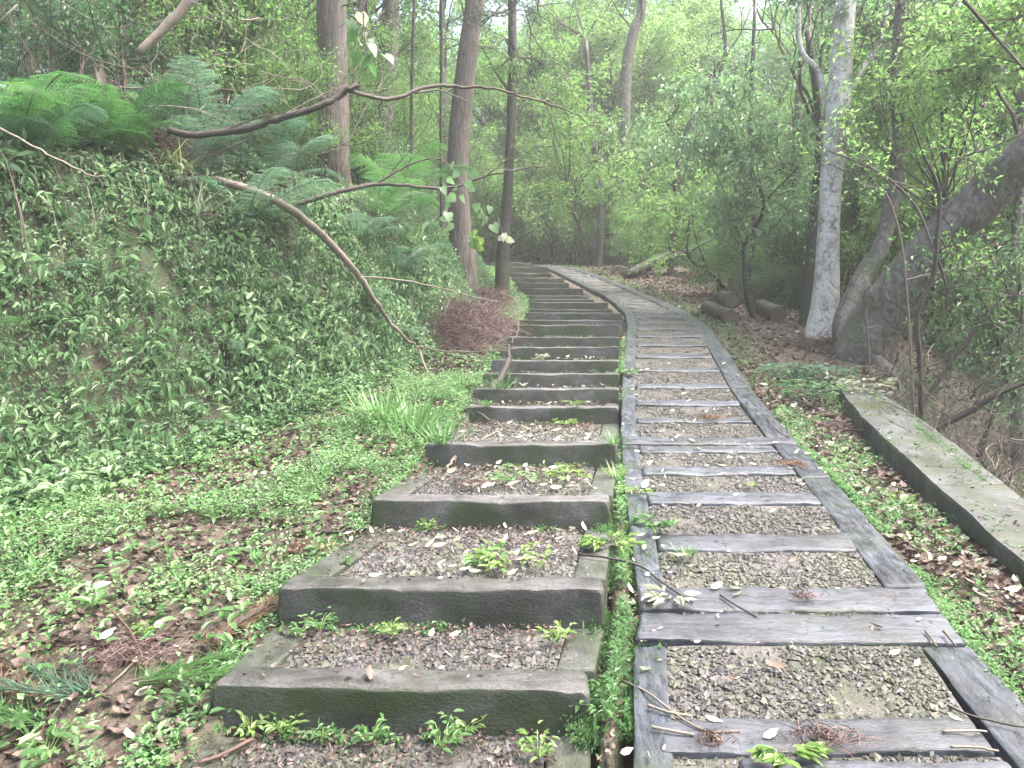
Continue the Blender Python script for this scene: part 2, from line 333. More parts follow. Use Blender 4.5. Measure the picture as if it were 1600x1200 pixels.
# ------------------------------------------------------------------ beams and beds
def beam(c, th, nu=6, nv=3, nw=2, r=.012, wob=.004, seed=0):
    """c: four top corners (near-left, near-right, far-right, far-left) as xyz; a beam th deep below them with worn round edges"""
    c = np.asarray(c, float); L = np.linalg.norm(c[1]-c[0]); W = np.linalg.norm(c[3]-c[0])
    def ax(n, rr):
        a = np.concatenate([[0, rr*.3, rr], np.linspace(rr, 1-rr, n+1)[1:-1], [1-rr, 1-rr*.3, 1]]); return a
    U, Vv, Wt = ax(nu, min(.3, r/L)), ax(nv, min(.3, r/W)), np.array([0, r*.3/th, r/th]+list(np.linspace(r/th, 1, nw+1)[1:]))
    g = Geo()
    def patch(a, b, fn, flip=False):
        A, B = np.meshgrid(a, b, indexing='ij'); P = fn(A.ravel(), B.ravel()); n, m = len(a), len(b)
        i, j = np.meshgrid(np.arange(n-1), np.arange(m-1), indexing='ij'); i = i.ravel(); j = j.ravel()
        f = np.stack([i*m+j, i*m+j+1, (i+1)*m+j+1, (i+1)*m+j], 1)
        g.add(P, f if flip else f[:, ::-1])
    def pos(u, v, w):
        uu = u[:, None]; vv = v[:, None]
        P = (c[0]*(1-uu)+c[1]*uu)*(1-vv)+(c[3]*(1-uu)+c[2]*uu)*vv
        P = P-np.array([0, 0, 1])*(w*th)[:, None]
        cen = c.mean(0)
        du = np.minimum(u, 1-u)*L; dv = np.minimum(v, 1-v)*W; dw = w*th
        ed = sum((np.clip(1-q/r, 0, 1)**2) for q in (du, dv, dw))
        pull = np.clip(ed-1, 0, 2)*r*.55
        dirn = unit(np.stack([cen[0]-P[:, 0], cen[1]-P[:, 1], np.full(len(P), -.35)], 1))
        n = nz(P[:, 0]*7, P[:, 1]*7, P[:, 2]*7, seed)
        chip = np.clip(nz(P[:, 0]*13, P[:, 1]*13, P[:, 2]*13, seed+4)-.35, 0, 1)*np.clip(ed, 0, 1)*.02
        P = P+dirn*(pull+chip)[:, None]
        P[:, 2] += wob*n; P[:, 1] += wob*.8*nz(P[:, 0]*5, P[:, 2]*9, 0, seed+1); P[:, 0] += wob*.8*nz(P[:, 1]*5, P[:, 2]*9, 0, seed+2)
        return P
    patch(U, Vv, lambda a, b: pos(a, b, a*0))
    patch(U, Wt, lambda a, b: pos(a, a*0, b), True)
    patch(U, Wt, lambda a, b: pos(a, a*0+1, b))
    patch(Vv, Wt, lambda a, b: pos(a*0, a, b))
    patch(Vv, Wt, lambda a, b: pos(a*0+1, a, b), True)
    return g
OCT = np.array([[1, 0, 0], [-1, 0, 0], [0, 1, 0], [0, -1, 0], [0, 0, 1], [.6, .6, .35], [-.6, .6, .45], [-.6, -.6, .3], [.6, -.6, .4]], float)
OCF = np.array([[0, 5, 4], [5, 2, 4], [2, 6, 4], [6, 1, 4], [1, 7, 4], [7, 3, 4], [3, 8, 4], [8, 0, 4]])
def stones(g, P, size, tint, mat=0):
    n = len(P); k = len(OCT)
    v = OCT[None]*(1+.35*rng.normal(size=(n, k, 1)).clip(-1, 1))*size[:, None, None]*np.stack([rng.uniform(.7, 1.3, n), rng.uniform(.7, 1.2, n), rng.uniform(.5, .95, n)], 1)[:, None]
    a = rng.uniform(0, 2*PI, n); ca, sa = np.cos(a)[:, None], np.sin(a)[:, None]
    x = v[..., 0]*ca-v[..., 1]*sa; y = v[..., 0]*sa+v[..., 1]*ca
    v = np.stack([x, y, v[..., 2]], -1)+P[:, None]
    g.add(v.reshape(-1, 3), (OCF[None]+np.arange(n)[:, None, None]*k).reshape(-1, 3), np.repeat(tint, k), mat)
def bed(name, parent, c, dens, smin, smax, mossy=False, label=None):
    """gravel between beams: packed soil sheet with real stones bedded in it"""
    c = np.asarray(c, float); g = Geo(); n = 14
    u, v = np.meshgrid(np.linspace(0, 1, n), np.linspace(0, 1, n), indexing='ij'); u = u.ravel()[:, None]; v = v.ravel()[:, None]
    P = (c[0]*(1-u)+c[1]*u)*(1-v)+(c[3]*(1-u)+c[2]*u)*v; P[:, 2] += .004*nz(P[:, 0]*9, P[:, 1]*9)
    i, j = np.meshgrid(np.arange(n-1), np.arange(n-1), indexing='ij'); i = i.ravel(); j = j.ravel()
    g.add(P, np.stack([i*n+j, (i+1)*n+j, (i+1)*n+j+1, i*n+j+1], 1), .3, 0)
    area = np.linalg.norm(c[1]-c[0])*np.linalg.norm(c[3]-c[0]); k = int(area*dens)
    if k:
        u = rng.uniform(.01, .99, (k, 1)); v = rng.uniform(.02, .98, (k, 1))
        P = (c[0]*(1-u)+c[1]*u)*(1-v)+(c[3]*(1-u)+c[2]*u)*v
        P[:, 2] += .002+.004*nz(P[:, 0]*9, P[:, 1]*9)
        mp = nz(P[:, 0]*3, P[:, 1]*3, 0, 11)+rng.normal(0, .55, k) + (.25 if mossy else -.35)
        m = mp > 0
        sz = rng.uniform(smin, smax, k)*.88*np.where(rng.uniform(0, 1, k) < .08, 1.6, 1)*np.where(rng.uniform(0, 1, k) < .3, .6, 1)
        P[:, 2] -= .016*np.clip(nz(P[:, 0]*4.5, P[:, 1]*4.5, 0, 21)-.2, 0, .8)
        ti = np.clip(rng.normal(.45, .15, k), 0, 1)
        if m.any(): stones(g, P[m], sz[m], ti[m], 2)
        if (~m).any(): stones(g, P[~m], sz[~m], ti[~m], 1)
    o = g.obj(name, [M['bed'], M['stone'], M['stone_moss']], parent); o['kind'] = 'stuff'
    return o

# ---- the flight of steps
st = thing('step_flight', 'long flight of dark mossy beam steps filled with gravel, curving uphill left', 'steps')
def C(x, y, z): return (x, y, z)
for k in range(len(STEPS)-1):
    d, z, a, b = STEPS[k]; d2, z2, a2, b2 = STEPS[k+1]
    r = z-(STEPS[k-1][1] if k else z-.165)
    near = k < 6; bw = .175 if k < 5 else .13; sw = .17
    e = thing('step', None, None); e.parent = st
    tilt = [-.0, .03, .03, .01, 0, .01][k] if k < 6 else random.uniform(-.04, .03)
    zt = random.uniform(-.008, .008)
    q = [C(a, d+tilt, z), C(b, d, z+zt), C(b+.01, d+bw, z+zt), C(a+.02, d+bw+tilt, z)]
    o = beam(q, r+.10, 60 if k < 5 else 16, 5 if near else 3, 6 if near else 2, .024 if near else .014, .007, seed=k).obj('front_beam', M['step_x'], e, smooth=True)
    f = lambda y, A, B: A+(B-A)*(y-d)/(d2-d)
    y0, y1 = d+bw+.004, d2-.006
    for s in (0, 1):
        if s == 0: x0, x1 = f(y0, a, a2)+0, f(y1, a, a2); q = [C(x0, y0+tilt, z-.003), C(x0+sw, y0+tilt, z-.003), C(x1+sw, y1, z-.003), C(x1, y1, z-.003)]
        else: x0, x1 = f(y0, b, b2), f(y1, b, b2); q = [C(x0-sw*.9, y0, z-.004), C(x0, y0, z-.004), C(x1, y1, z-.004), C(x1-sw*.9, y1, z-.004)]
        beam(q, .2, 4, 8 if near else 3, 3 if near else 1, .014, .004, seed=k*3+s).obj('side_beam', M['step_y'], e, smooth=True)
    xa, xb = f(y0, a, a2)+sw+.003, f(y0, b, b2)-sw*.9-.003; xc, xd = f(y1, b, b2)-sw*.9-.003, f(y1, a, a2)+sw+.003
    bed('gravel_infill', e, [C(xa, y0, z-.03), C(xb, y0, z-.03), C(xc, d2+.05, z-.018), C(xd, d2+.05, z-.018)],
        3600 if k < 5 else (1500 if k < 9 else 0), .009, .019, label=None)

# ---- the ramp
rp = tag(link('path', None), 'sloping ramp of weathered sleepers framing gravel panels beside the steps', kind='structure')
def R(y, s):   # a point s metres in from left edge (s>=0) or from right edge (s<0)
    return xl(y)+s if s >= 0 else xr(y)+s
LW, RW = .13, .20
CROSS = [(2.62-.20, 2.62, 2), (2.66, 2.83, 0), (3.33, 3.555, 1), (3.59, 3.81, 1), (4.24, 4.45, 0), (4.93, 5.14, 0), (5.5, 5.68, 0), (6.03, 6.185, 0), (6.22, 6.40, 1),
         (6.88, 7.02, 0), (7.43, 7.58, 0), (8.0, 8.15, 0)]
y = 8.62
while y < 22.3: CROSS.append((y, y+.15, 0)); y += random.uniform(.48, .64)
zoff = lambda: random.uniform(-.006, .006)
for n, (y0, y1, full) in enumerate(CROSS):
    near = y0 < 6.5
    if full == 1: a0, a1, b0, b1 = R(y0, 0), R(y1, 0), R(y0, -.0001), R(y1, -.0001)
    elif full == 2: a0, a1, b0, b1 = R(y0, .42), R(y1, .40), R(y0, -RW-.006), R(y1, -RW-.006)
    else: a0, a1, b0, b1 = R(y0, LW+.006), R(y1, LW+.006), R(y0, -RW-.006), R(y1, -RW-.006)
    sk = random.uniform(-.02, .02); za, zb = zoff(), zoff()
    q = [C(a0, y0+sk*.5, zp(y0)+za), C(b0, y0-sk*.5, zp(y0)+zb), C(b1, y1-sk*.5, zp(y1)+zb), C(a1, y1+sk*.5, zp(y1)+za)]
    beam(q, .12, 60 if near else 12, 6 if near else 3, 1, .016, .008, seed=n+40).obj('cross_beam', M['beam_x'], rp, smooth=True)
# side rails, broken at the full-width beams
def rails(y0, y1, near):
    ys = []
    y = y0
    while y < y1-.3: ys.append((y, min(y+(1.6 if y < 10 else 1.3), y1))); y = ys[-1][1]
    for (u, v_) in ys:
        if v_ - u < .1: continue
        for s in (0, 1):
            u2, v2 = u+.006, v_-.006
            if s == 0: q = [C(R(u2, 0), u2, zp(u2)), C(R(u2, LW), u2, zp(u2)), C(R(v2, LW), v2, zp(v2)), C(R(v2, 0), v2, zp(v2))]
            else: q = [C(R(u2, -RW), u2, zp(u2)), C(R(u2, -.0001), u2, zp(u2)), C(R(v2, -.0001), v2, zp(v2)), C(R(v2, -RW), v2, zp(v2))]
            dz = zoff(); q = [C(p[0], p[1], p[2]+dz) for p in q]
            beam(q, .16, 5, 50 if near else 10, 1, .012, .005, seed=int(u*7)+s).obj('side_beam', M['beam_y'], rp, smooth=True)
rails(1.7, 3.325, True); rails(3.816, 6.215, True); rails(6.41, 22.4, False)
prev = 1.7
for n, (y0, y1, full) in enumerate(CROSS+[(22.4, 22.5, 0)]):
    if y0-prev > .03:
        u, v_ = prev+.002, y0-.002; h = -.022
        q = [C(R(u, LW+.002), u, zp(u)+h), C(R(u, -RW-.002), u, zp(u)+h), C(R(v_, -RW-.002), v_, zp(v_)+h), C(R(v_, LW+.002), v_, zp(v_)+h)]
        bed('gravel_panel', rp, q, 3400 if v_ < 6.3 else (2000 if v_ < 8.7 else (700 if v_ < 13 else 0)), .009, .018, mossy=v_ < 4.6)
    if full == 2:
        u, v_ = y0, y1; q = [C(R(u, LW+.002), u, zp(u)-.022), C(R(u, .41), u, zp(u)-.022), C(R(v_, .40), v_, zp(v_)-.022), C(R(v_, LW+.002), v_, zp(v_)-.022)]
        bed('gravel_panel', rp, q, 3400, .009, .018, mossy=True)
    prev = y1

# ---- low concrete kerb wall
WY = [1.2, 3.0, 3.9, 4.7, 5.75, 6.5, 7.5, 8.5]; WI = [2.25, 2.38, 2.5, 2.6, 2.75, 2.87, 3.12, 3.42]; WO = [2.68, 2.82, 2.93, 3.03, 3.22, 3.34, 3.5, 3.69]
WZ = [.05, .22, .34, .48, .66, .78, .91, 1.03]
wl = thing('kerb_wall', 'low mossy grey concrete wall along the drop right of the ramp', 'wall')
for (u, v_) in ((1.2, 4.95), (4.955, 8.5)):
    ys = np.linspace(u, v_, 40); g = Geo()
    prof = [(0, -.45), (0, -.02), (.015, 0), (.5, .004), (.985, 0), (1, -.02), (1, -1.3)]
    vs = []
    for yy in ys:
        a, b, z = np.interp(yy, WY, WI), np.interp(yy, WY, WO), np.interp(yy, WY, WZ)
        for (t, h) in prof: vs.append((a+(b-a)*t+.008*nz(yy*6, h*9), yy, z+h+.006*nz(yy*5, t*4)))
    m = len(prof); i, j = np.meshgrid(np.arange(39), np.arange(m-1), indexing='ij'); i = i.ravel(); j = j.ravel()
    g.add(vs, [np.stack([i*m+j, (i+1)*m+j, (i+1)*m+j+1, i*m+j+1], 1)[:, ::-1], np.array([list(range(m)), [39*m+q for q in range(m)][::-1]])])
    g.obj('wall_section', M['wall'], wl)

# ------------------------------------------------------------------ generic plant builders
def twiggy(g, p0, dirn, length, r0, levels, spread=.5, up=.1, seed=None, nsub=4, wander=.18, sides=5, tint=.5, tips=None, steps=7):
    p = np.array(p0, float); d = unit(np.array(dirn, float)); pts = [p.copy()]; ds = [d.copy()]
    for i in range(steps):
        d = unit(d+rng.normal(0, wander, 3)+np.array([0, 0, up*.3])); p = p+d*length/steps; pts.append(p.copy()); ds.append(d.copy())
    tube(g, pts, [r0, r0*.35], sides, tint, cap=False)
    if levels > 0:
        for k in range(nsub):
            i = random.randint(2, steps)
            dd = unit(ds[i]+rnd_dirs(1)[0]*spread*1.6)
            twiggy(g, pts[i], dd, length*random.uniform(.4, .65), r0*.5, levels-1, spread, up, None, nsub, wander, max(3, sides-1), tint, tips, max(4, steps-1))
    if tips is not None and levels <= 1:
        for i in range(2, len(pts)): tips.append((pts[i], ds[i]))
def leaf_tips(g, tips, per, L, ratio, mat, T=T4, droop=.25, tintmean=.5, rad=.1, flat=.8, tsd=.16):
    P = np.repeat(np.array([t[0] for t in tips]), per, 0); D = np.repeat(np.array([t[1] for t in tips]), per, 0)
    n = len(P); P = P+rng.normal(0, rad, (n, 3)); D = unit(D*.6+rnd_dirs(n)*.9-np.array([0, 0, droop]))
    N = unit(rnd_dirs(n)*(1-flat)*1.6+np.array([0, 0, 1.0]))
    Ls = L*rng.uniform(.6, 1.25, n); cl = np.repeat(rng.normal(tintmean, tsd, len(tips)), per)
    leaves(g, P, D, N, Ls, Ls*ratio, np.clip(cl+rng.normal(0, .1, n), 0, 1), mat, T)

def crown_mesh(name, H, Rr, zmin, nl, ns, nt_, per, L, ratio, leafm, barkm, seed, T=T4, upw=.35, spray=.12, limb_r=.035, tm=.5):
    global rng
    rng = np.random.default_rng(seed); g = Geo(); tips = []
    for k in range(nl):
        f = (k+.5)/nl; z = zmin+(H*.92-zmin)*f; az = k*2.4+rng.normal(0, .3)
        ln = Rr*(math.sin(PI*min(1, .25+.7*f))**.6)*rng.uniform(.7, 1.15)
        d = unit(np.array([math.cos(az), math.sin(az), upw+.5*f+rng.normal(0, .15)])); p = np.array([0, 0, z]); pts = [p]; ds = [d]
        for i in range(7):
            d = unit(d+rng.normal(0, .16, 3)); p = p+d*ln/7; pts.append(p); ds.append(d)
        tube(g, pts, [limb_r, limb_r*.25], 5, .4, 0, cap=False)
        for s in range(ns):
            i = rng.integers(2, 8); d2 = unit(ds[i]*.5+rnd_dirs(1)[0]*np.array([1, 1, .55])); q = pts[i]; l2 = Rr*rng.uniform(.2, .42); sp = [q]; sd = [d2]
            for m in range(4):
                d2 = unit(d2+rng.normal(0, .18, 3)); q = q+d2*l2/4; sp.append(q); sd.append(d2)
            tube(g, sp, [limb_r*.32, limb_r*.1], 3, .4, 0, cap=False)
            for u in range(nt_):
                m = rng.integers(1, 5); tips.append((sp[m]+rng.normal(0, .05, 3)*Rr/3, sd[m]))
    leaf_tips(g, tips, per, L, ratio, 1, T, rad=spray, tintmean=tm)
    return g.mesh(name, [barkm, leafm])
def trunk_mesh(name, H, r0, r1, m, seed, bend=.25, sides=9):
    g = Geo(); z = np.linspace(-.3, H, 16)
    pts = np.stack([bend*np.sin(z*.5+seed)*z/H, bend*np.cos(z*.4+seed*2)*z/H-bend*0, z], 1); pts[:, :2] -= pts[1, :2]
    tube(g, pts, [r0*1.35, r0, r0*.85, (r0+r1)/2, r1], sides, .5, 0, .12, seed=seed); return g.mesh(name, [m], True)

# broadleaf trees of the woodland: five forms
forms = []
spec = [(8.5, 2.6, 1.6, 26, 8, 7, 13, .105, .5, 'forest', 'grey_bark', .5), (7.0, 2.4, .9, 24, 8, 7, 13, .095, .5, 'forest', 'dark_bark', .62),
        (10, 3.0, 2.6, 26, 8, 7, 14, .11, .45, 'forest', 'grey_bark', .42), (6.0, 2.1, .6, 22, 8, 7, 14, .10, .42, 'glossy', 'dark_bark', .55)]
for i, (H, Rr, z0, nl, ns, nt_, per, L, ra, lm, bm, tm) in enumerate(spec):
    forms.append((crown_mesh('crown', H, Rr, z0, nl, ns, nt_, per, L, ra, M[lm], M[bm], 100+i, tm=tm), trunk_mesh('trunk', H*.95, .11+.02*i, .03, M[bm], i), H))
shrubs = []
sspec = [(1.9, 1.0, .15, 16, 6, 5, 10, .065, .45, 'forest', .55), (1.5, .9, .1, 15, 6, 5, 10, .075, .42, 'glossy', .5), (2.4, 1.1, .2, 18, 6, 5, 9, .05, .5, 'forest', .4), (1.1, .8, .06, 14, 6, 5, 9, .05, .5, 'creeper', .6)]
for i, (H, Rr, z0, nl, ns, nt_, per, L, ra, lm, tm) in enumerate(sspec):
    shrubs.append((crown_mesh('crown', H, Rr, z0, nl, ns, nt_, per, L, ra, M[lm], M['twig'], 200+i, limb_r=.012, spray=.07, upw=.7, tm=tm), trunk_mesh('stem', H*.8, .018, .008, M['dark_bark'], i+9, .1, 5)))
rng = np.random.default_rng(77)
def tree(form, x, y, s=1, rz=None, label='', group=None, cat='tree', name='broadleaf_tree', tilt=0, zoffs=0, sz=1):
    if label.startswith('leafy green tree'): label = ['grey-stemmed', 'dark-stemmed bright green', 'tall high-crowned', 'low glossy-leaved'][form]+label[11:]
    cr, tr, H = forms[form]
    t = thing(name, label, cat, (x, y, float(ground(x, y))+zoffs), random.uniform(0, 6.28) if rz is None else rz, group)
    t.scale = (s, s, s*sz); t.rotation_euler[1] = tilt
    link('trunk', tr, t); link('crown', cr, t); return t
FORMW = ['broad-leaved green', 'glossy-leaved', 'tall fine-leaved', 'low small-leaved']
def shrub(form, x, y, s=1, label='', group=None, name='shrub', zo=0):
    for w_ in ('low leafy shrub', 'low green shrub', 'twiggy green shrub', 'green shrub', 'leafy shrub'):
        if label.startswith(w_): label = FORMW[form]+' shrub'+label[len(w_):]; break
    cr, tr = shrubs[form]
    t = thing(name, label, 'shrub', (x, y, float(ground(x, y))+zo-.03), random.uniform(0, 6.28), group); t.scale = (s, s, s*random.uniform(.8, 1.2))
    link('stem', tr, t); link('crown', cr, t); return t

# far woodland beyond the bend
for i in range(66):
    y = 26+22*random.random()**1.1; x = random.uniform(-.42, .62)*y
    tree(random.choice([0, 1, 1, 3, 3, 2]), x, y, random.uniform(.75, 1.05) if .03 < x/y < .22 else random.uniform(.9, 1.3), group='trees in the far woodland', label='leafy green tree in the far woodland beyond the bend', sz=random.uniform(.8, 1.05))
# mid trees, right of the path
for (x, y, f, s) in [(6.8, 17.5, 1, .7), (8.8, 14.5, 0, .9), (10.5, 18, 1, .8), (8.5, 22, 1, .8), (13, 22, 1, 1.0), (7.9, 12.2, 1, .9), (6.3, 13.6, 3, .9), (9.5, 10.6, 3, 1.0), (10.2, 12.5, 0, 1.0),  (12.5, 15.5, 0, 1.1), (15, 19, 2, 1.1), (6.8, 26, 1, .8)]:
    tree(f, x, y, s, group='trees on the slope right of the path', label='slender leafy tree on the slope right of the ramp')
for q in range(26):
    y = random.uniform(13.5, 23); x = float(xr(y))+random.uniform(1.3, 3.2)
    shrub(random.choice([0, 2, 2, 3]), x, y, random.uniform(.5, .95), 'low leafy shrub on the verge outside the curve of the ramp', 'shrubs on the verge outside the curve')
# hillside left, above the bank
for (x, y, f, s) in [(-4.5, 14, 2, 1.0), (-7, 12.5, 0, .9), (-3.2, 17.5, 0, 1.0), (-6, 18, 2, 1.1), (-9, 16, 1, 1.1), (-1.8, 21.5, 2, .9), (-4.8, 22.5, 0, 1.2), (-8.2, 21.5, 2, 1.2), (-10.5, 13, 0, 1.0), (-11.5, 19, 0, 1.3), (-2.2, 25, 1, .9)]:
    tree(f, x, y, s, group='trees on the hillside above the bank', label='leafy tree on the hillside above the green bank')
ORD = 'first second third fourth fifth sixth seventh eighth ninth tenth eleventh twelfth thirteenth fourteenth fifteenth sixteenth'.split()
for gname, txt in (('trees on the slope right of the path', '%s from the left of the leafy trees on the slope right of the ramp'), ('trees on the hillside above the bank', '%s from the left of the leafy trees on the hillside above the bank')):
    ts = sorted([o for o in sc.objects if o.get('group') == gname], key=lambda o: o.location.x/o.location.y)
    for q, o in enumerate(ts): o['label'] = txt % ORD[q]
for (x, y, f, s_) in [(3.2, 26.5, 1, 1.2), (4.8, 29, 0, 1.25), (2.4, 29.5, 1, 1.3), (5.6, 27, 1, 1.15), (6.6, 31, 0, 1.3), (3.9, 33, 2, 1.2)]:
    tree(f, x, y, s_, group='trees in the far woodland', label='leafy green tree in the far woodland beyond the bend')
# undergrowth shrubs
for i in range(100):
    y = random.uniform(23.2, 31); x = random.uniform(-.30, .45)*y
    shrub(random.choice([0, 0, 2, 0]), x, y, random.uniform(1.1, 1.9), 'low green shrub in the undergrowth beyond the bend', 'shrubs beyond the bend')
for i in range(90):
    y = random.uniform(10.5, 22); k = np.interp(y, SY, SX); x = k+random.uniform(-.4, 6)
    if x-xr(y) < 1.7 or (x < 6.2 and y < 12.2): continue
    shrub(random.choice([0, 0, 1, 2, 3]), x, y, random.uniform(.7, 1.25), 'green shrub on the slope right of the curving ramp', 'shrubs on the slope right of the ramp')
for i in range(44):
    y = random.uniform(7.5, 22); x = foot(y)-1.2-random.uniform(0, 6)
    shrub(random.choice([0, 1, 2, 3]), x, y, random.uniform(.55, 1.1), 'green shrub on the hillside above the bank', 'shrubs on the hillside above the bank')
for i in range(34):
    y = random.uniform(9.5, 16); x = float(foot(y))-random.uniform(1.2, 3.6)
    if y < 12.2 and -.32 < x/y < -.14: continue
    shrub(random.choice([2, 2, 0, 3]), x, y, random.uniform(.8, 1.35), 'twiggy green shrub among the cedar trunks on the bank top', 'shrubs among the cedar trunks')
for (x, y, f, s) in [(4.3, 6.2, 3, .6), (5.4, 7.2, 2, .6), (6.6, 8.6, 0, 1.1), (5.0, 5.2, 3, .7), (7.4, 9.4, 2, 1.2), (8.2, 10.4, 0, 1.3), (7.0, 11.2, 1, 1.3), (6.2, 12, 0, 1.4)]:
    shrub(f, x, y, s, 'leafy shrub on the drop behind the low wall', 'shrubs below the wall')

# ------------------------------------------------------------------ single trees of the photo
def single(name, label, pts, rad, m, sides=14, rough=.1, extra=(), group=None, k=5):
    pts = [np.array(q, float) for q in pts]; gz = float(ground(pts[0][0], pts[0][1]))-.25
    if gz < pts[0][2]: pts = [np.array([pts[0][0], pts[0][1], gz])]+pts; rad = [rad[0]*1.15]+list(rad)
    p = smooth_path(pts, k); base = np.array(pts[0], float)
    t = thing(name, label, 'tree', tuple(base), 0, group)
    g = Geo(); tube(g, p-base, rad, sides, .5, 0, rough, seed=len(pts)); g.obj('trunk', m, t, True)
    for (q, rr) in extra:
        g = Geo(); tube(g, smooth_path(q, 4)-base, rr, 8, .5, 0, rough, seed=3); g.obj('limb', m, t, True)
    return t, base
def foliage(t, base, centres, per, L, ratio, m, bark=None, nb=6, spread=.5, ln=.7, T=T4, tm=.5, r=.01, droop=.25, rad=.06):
    g = Geo(); tips = []
    for c in centres:
        for b in range(nb):
            d = rnd_dirs(1)[0]*np.array([1, 1, .5]); twiggy(g, np.array(c)-base, d, ln*random.uniform(.6, 1.2), r, 1, spread, 0, nsub=3, sides=3, tips=tips, steps=5)
    leaf_tips(g, tips, per, L, ratio, 1, T, droop, tm, rad)
    return g.obj('crown', [bark or M['twig'], m], t)

wt, wb = single('pale_barked_tree', 'straight pale lichened trunk standing right of the ramp near the logs',
    [V(1285, 545, 10.5), V(1287, 510, 10.5), V(1290, 470, 10.5), V(1293, 400, 10.5), V(1298, 290, 10.5), V(1310, 170, 10.4), V(1316, 60, 10.5), V(1324, -60, 10.5), V(1335, -250, 10.5)],
    [.28, .22, .175, .145, .14, .145, .145, .135, .12], M['pale_bark'], 20, .07,
    extra=[([V(1300, 230, 10.5), V(1282, 120, 10.6), V(1255, 85, 10.7), V(1248, 40, 10.8), V(1250, -60, 10.9)], [.04, .035, .025]),
           ([V(1312, 170, 10.5), V(1345, 110, 10.6), V(1372, 70, 10.8), V(1390, -10, 11)], [.06, .05, .03])])
foliage(wt, wb, [V(1270, 0, 10.6), V(1250, -60, 11), V(1390, -20, 11), V(1420, 30, 10.8), V(1350, 60, 10.4), V(1235, 330, 10.9), V(1345, 20, 10.7)], 5, .075, .42, M['glossy'], nb=6)
lt, lb = single('leaning_tree', 'thick grey trunk leaning hard to the right over the drop',
    [V(1340, 585, 9.6), V(1352, 540, 9.5), V(1378, 490, 9.4), V(1420, 430, 9.2), V(1478, 365, 9.0), V(1535, 310, 8.8), V(1600, 245, 8.5), V(1700, 150, 8.2), V(1850, 20, 8)],
    [.42, .33, .28, .25, .235, .23, .22, .2, .18], M['grey_bark'], 20, .12,
    extra=[([V(1330, 560, 9.6), V(1318, 510, 9.7), V(1345, 440, 9.9), V(1375, 390, 10), V(1392, 320, 10.1), V(1405, 230, 10.2), V(1400, 120, 10.3), V(1410, -40, 10.4)], [.17, .13, .11, .1, .08, .06]),
           ([V(1360, 560, 9.3), V(1395, 590, 9.1), V(1420, 640, 9.0)], [.12, .08, .05]), ([V(1345, 560, 9.5), V(1310, 570, 9.4), V(1290, 585, 9.3)], [.12, .07, .03])])
foliage(lt, lb, [V(1500, 110, 9.4), V(1560, 60, 9.2), V(1450, 150, 10.5), V(1400, 130, 10.6), V(1480, 60, 8.8), V(1580, 30, 8.4), V(1400, 30, 10.6), V(1400, 220, 10.9), V(1385, 300, 11), V(1560, 420, 9.6), V(1590, 480, 9.6)], 6, .09, .42, M['forest'], nb=7, tm=.65)
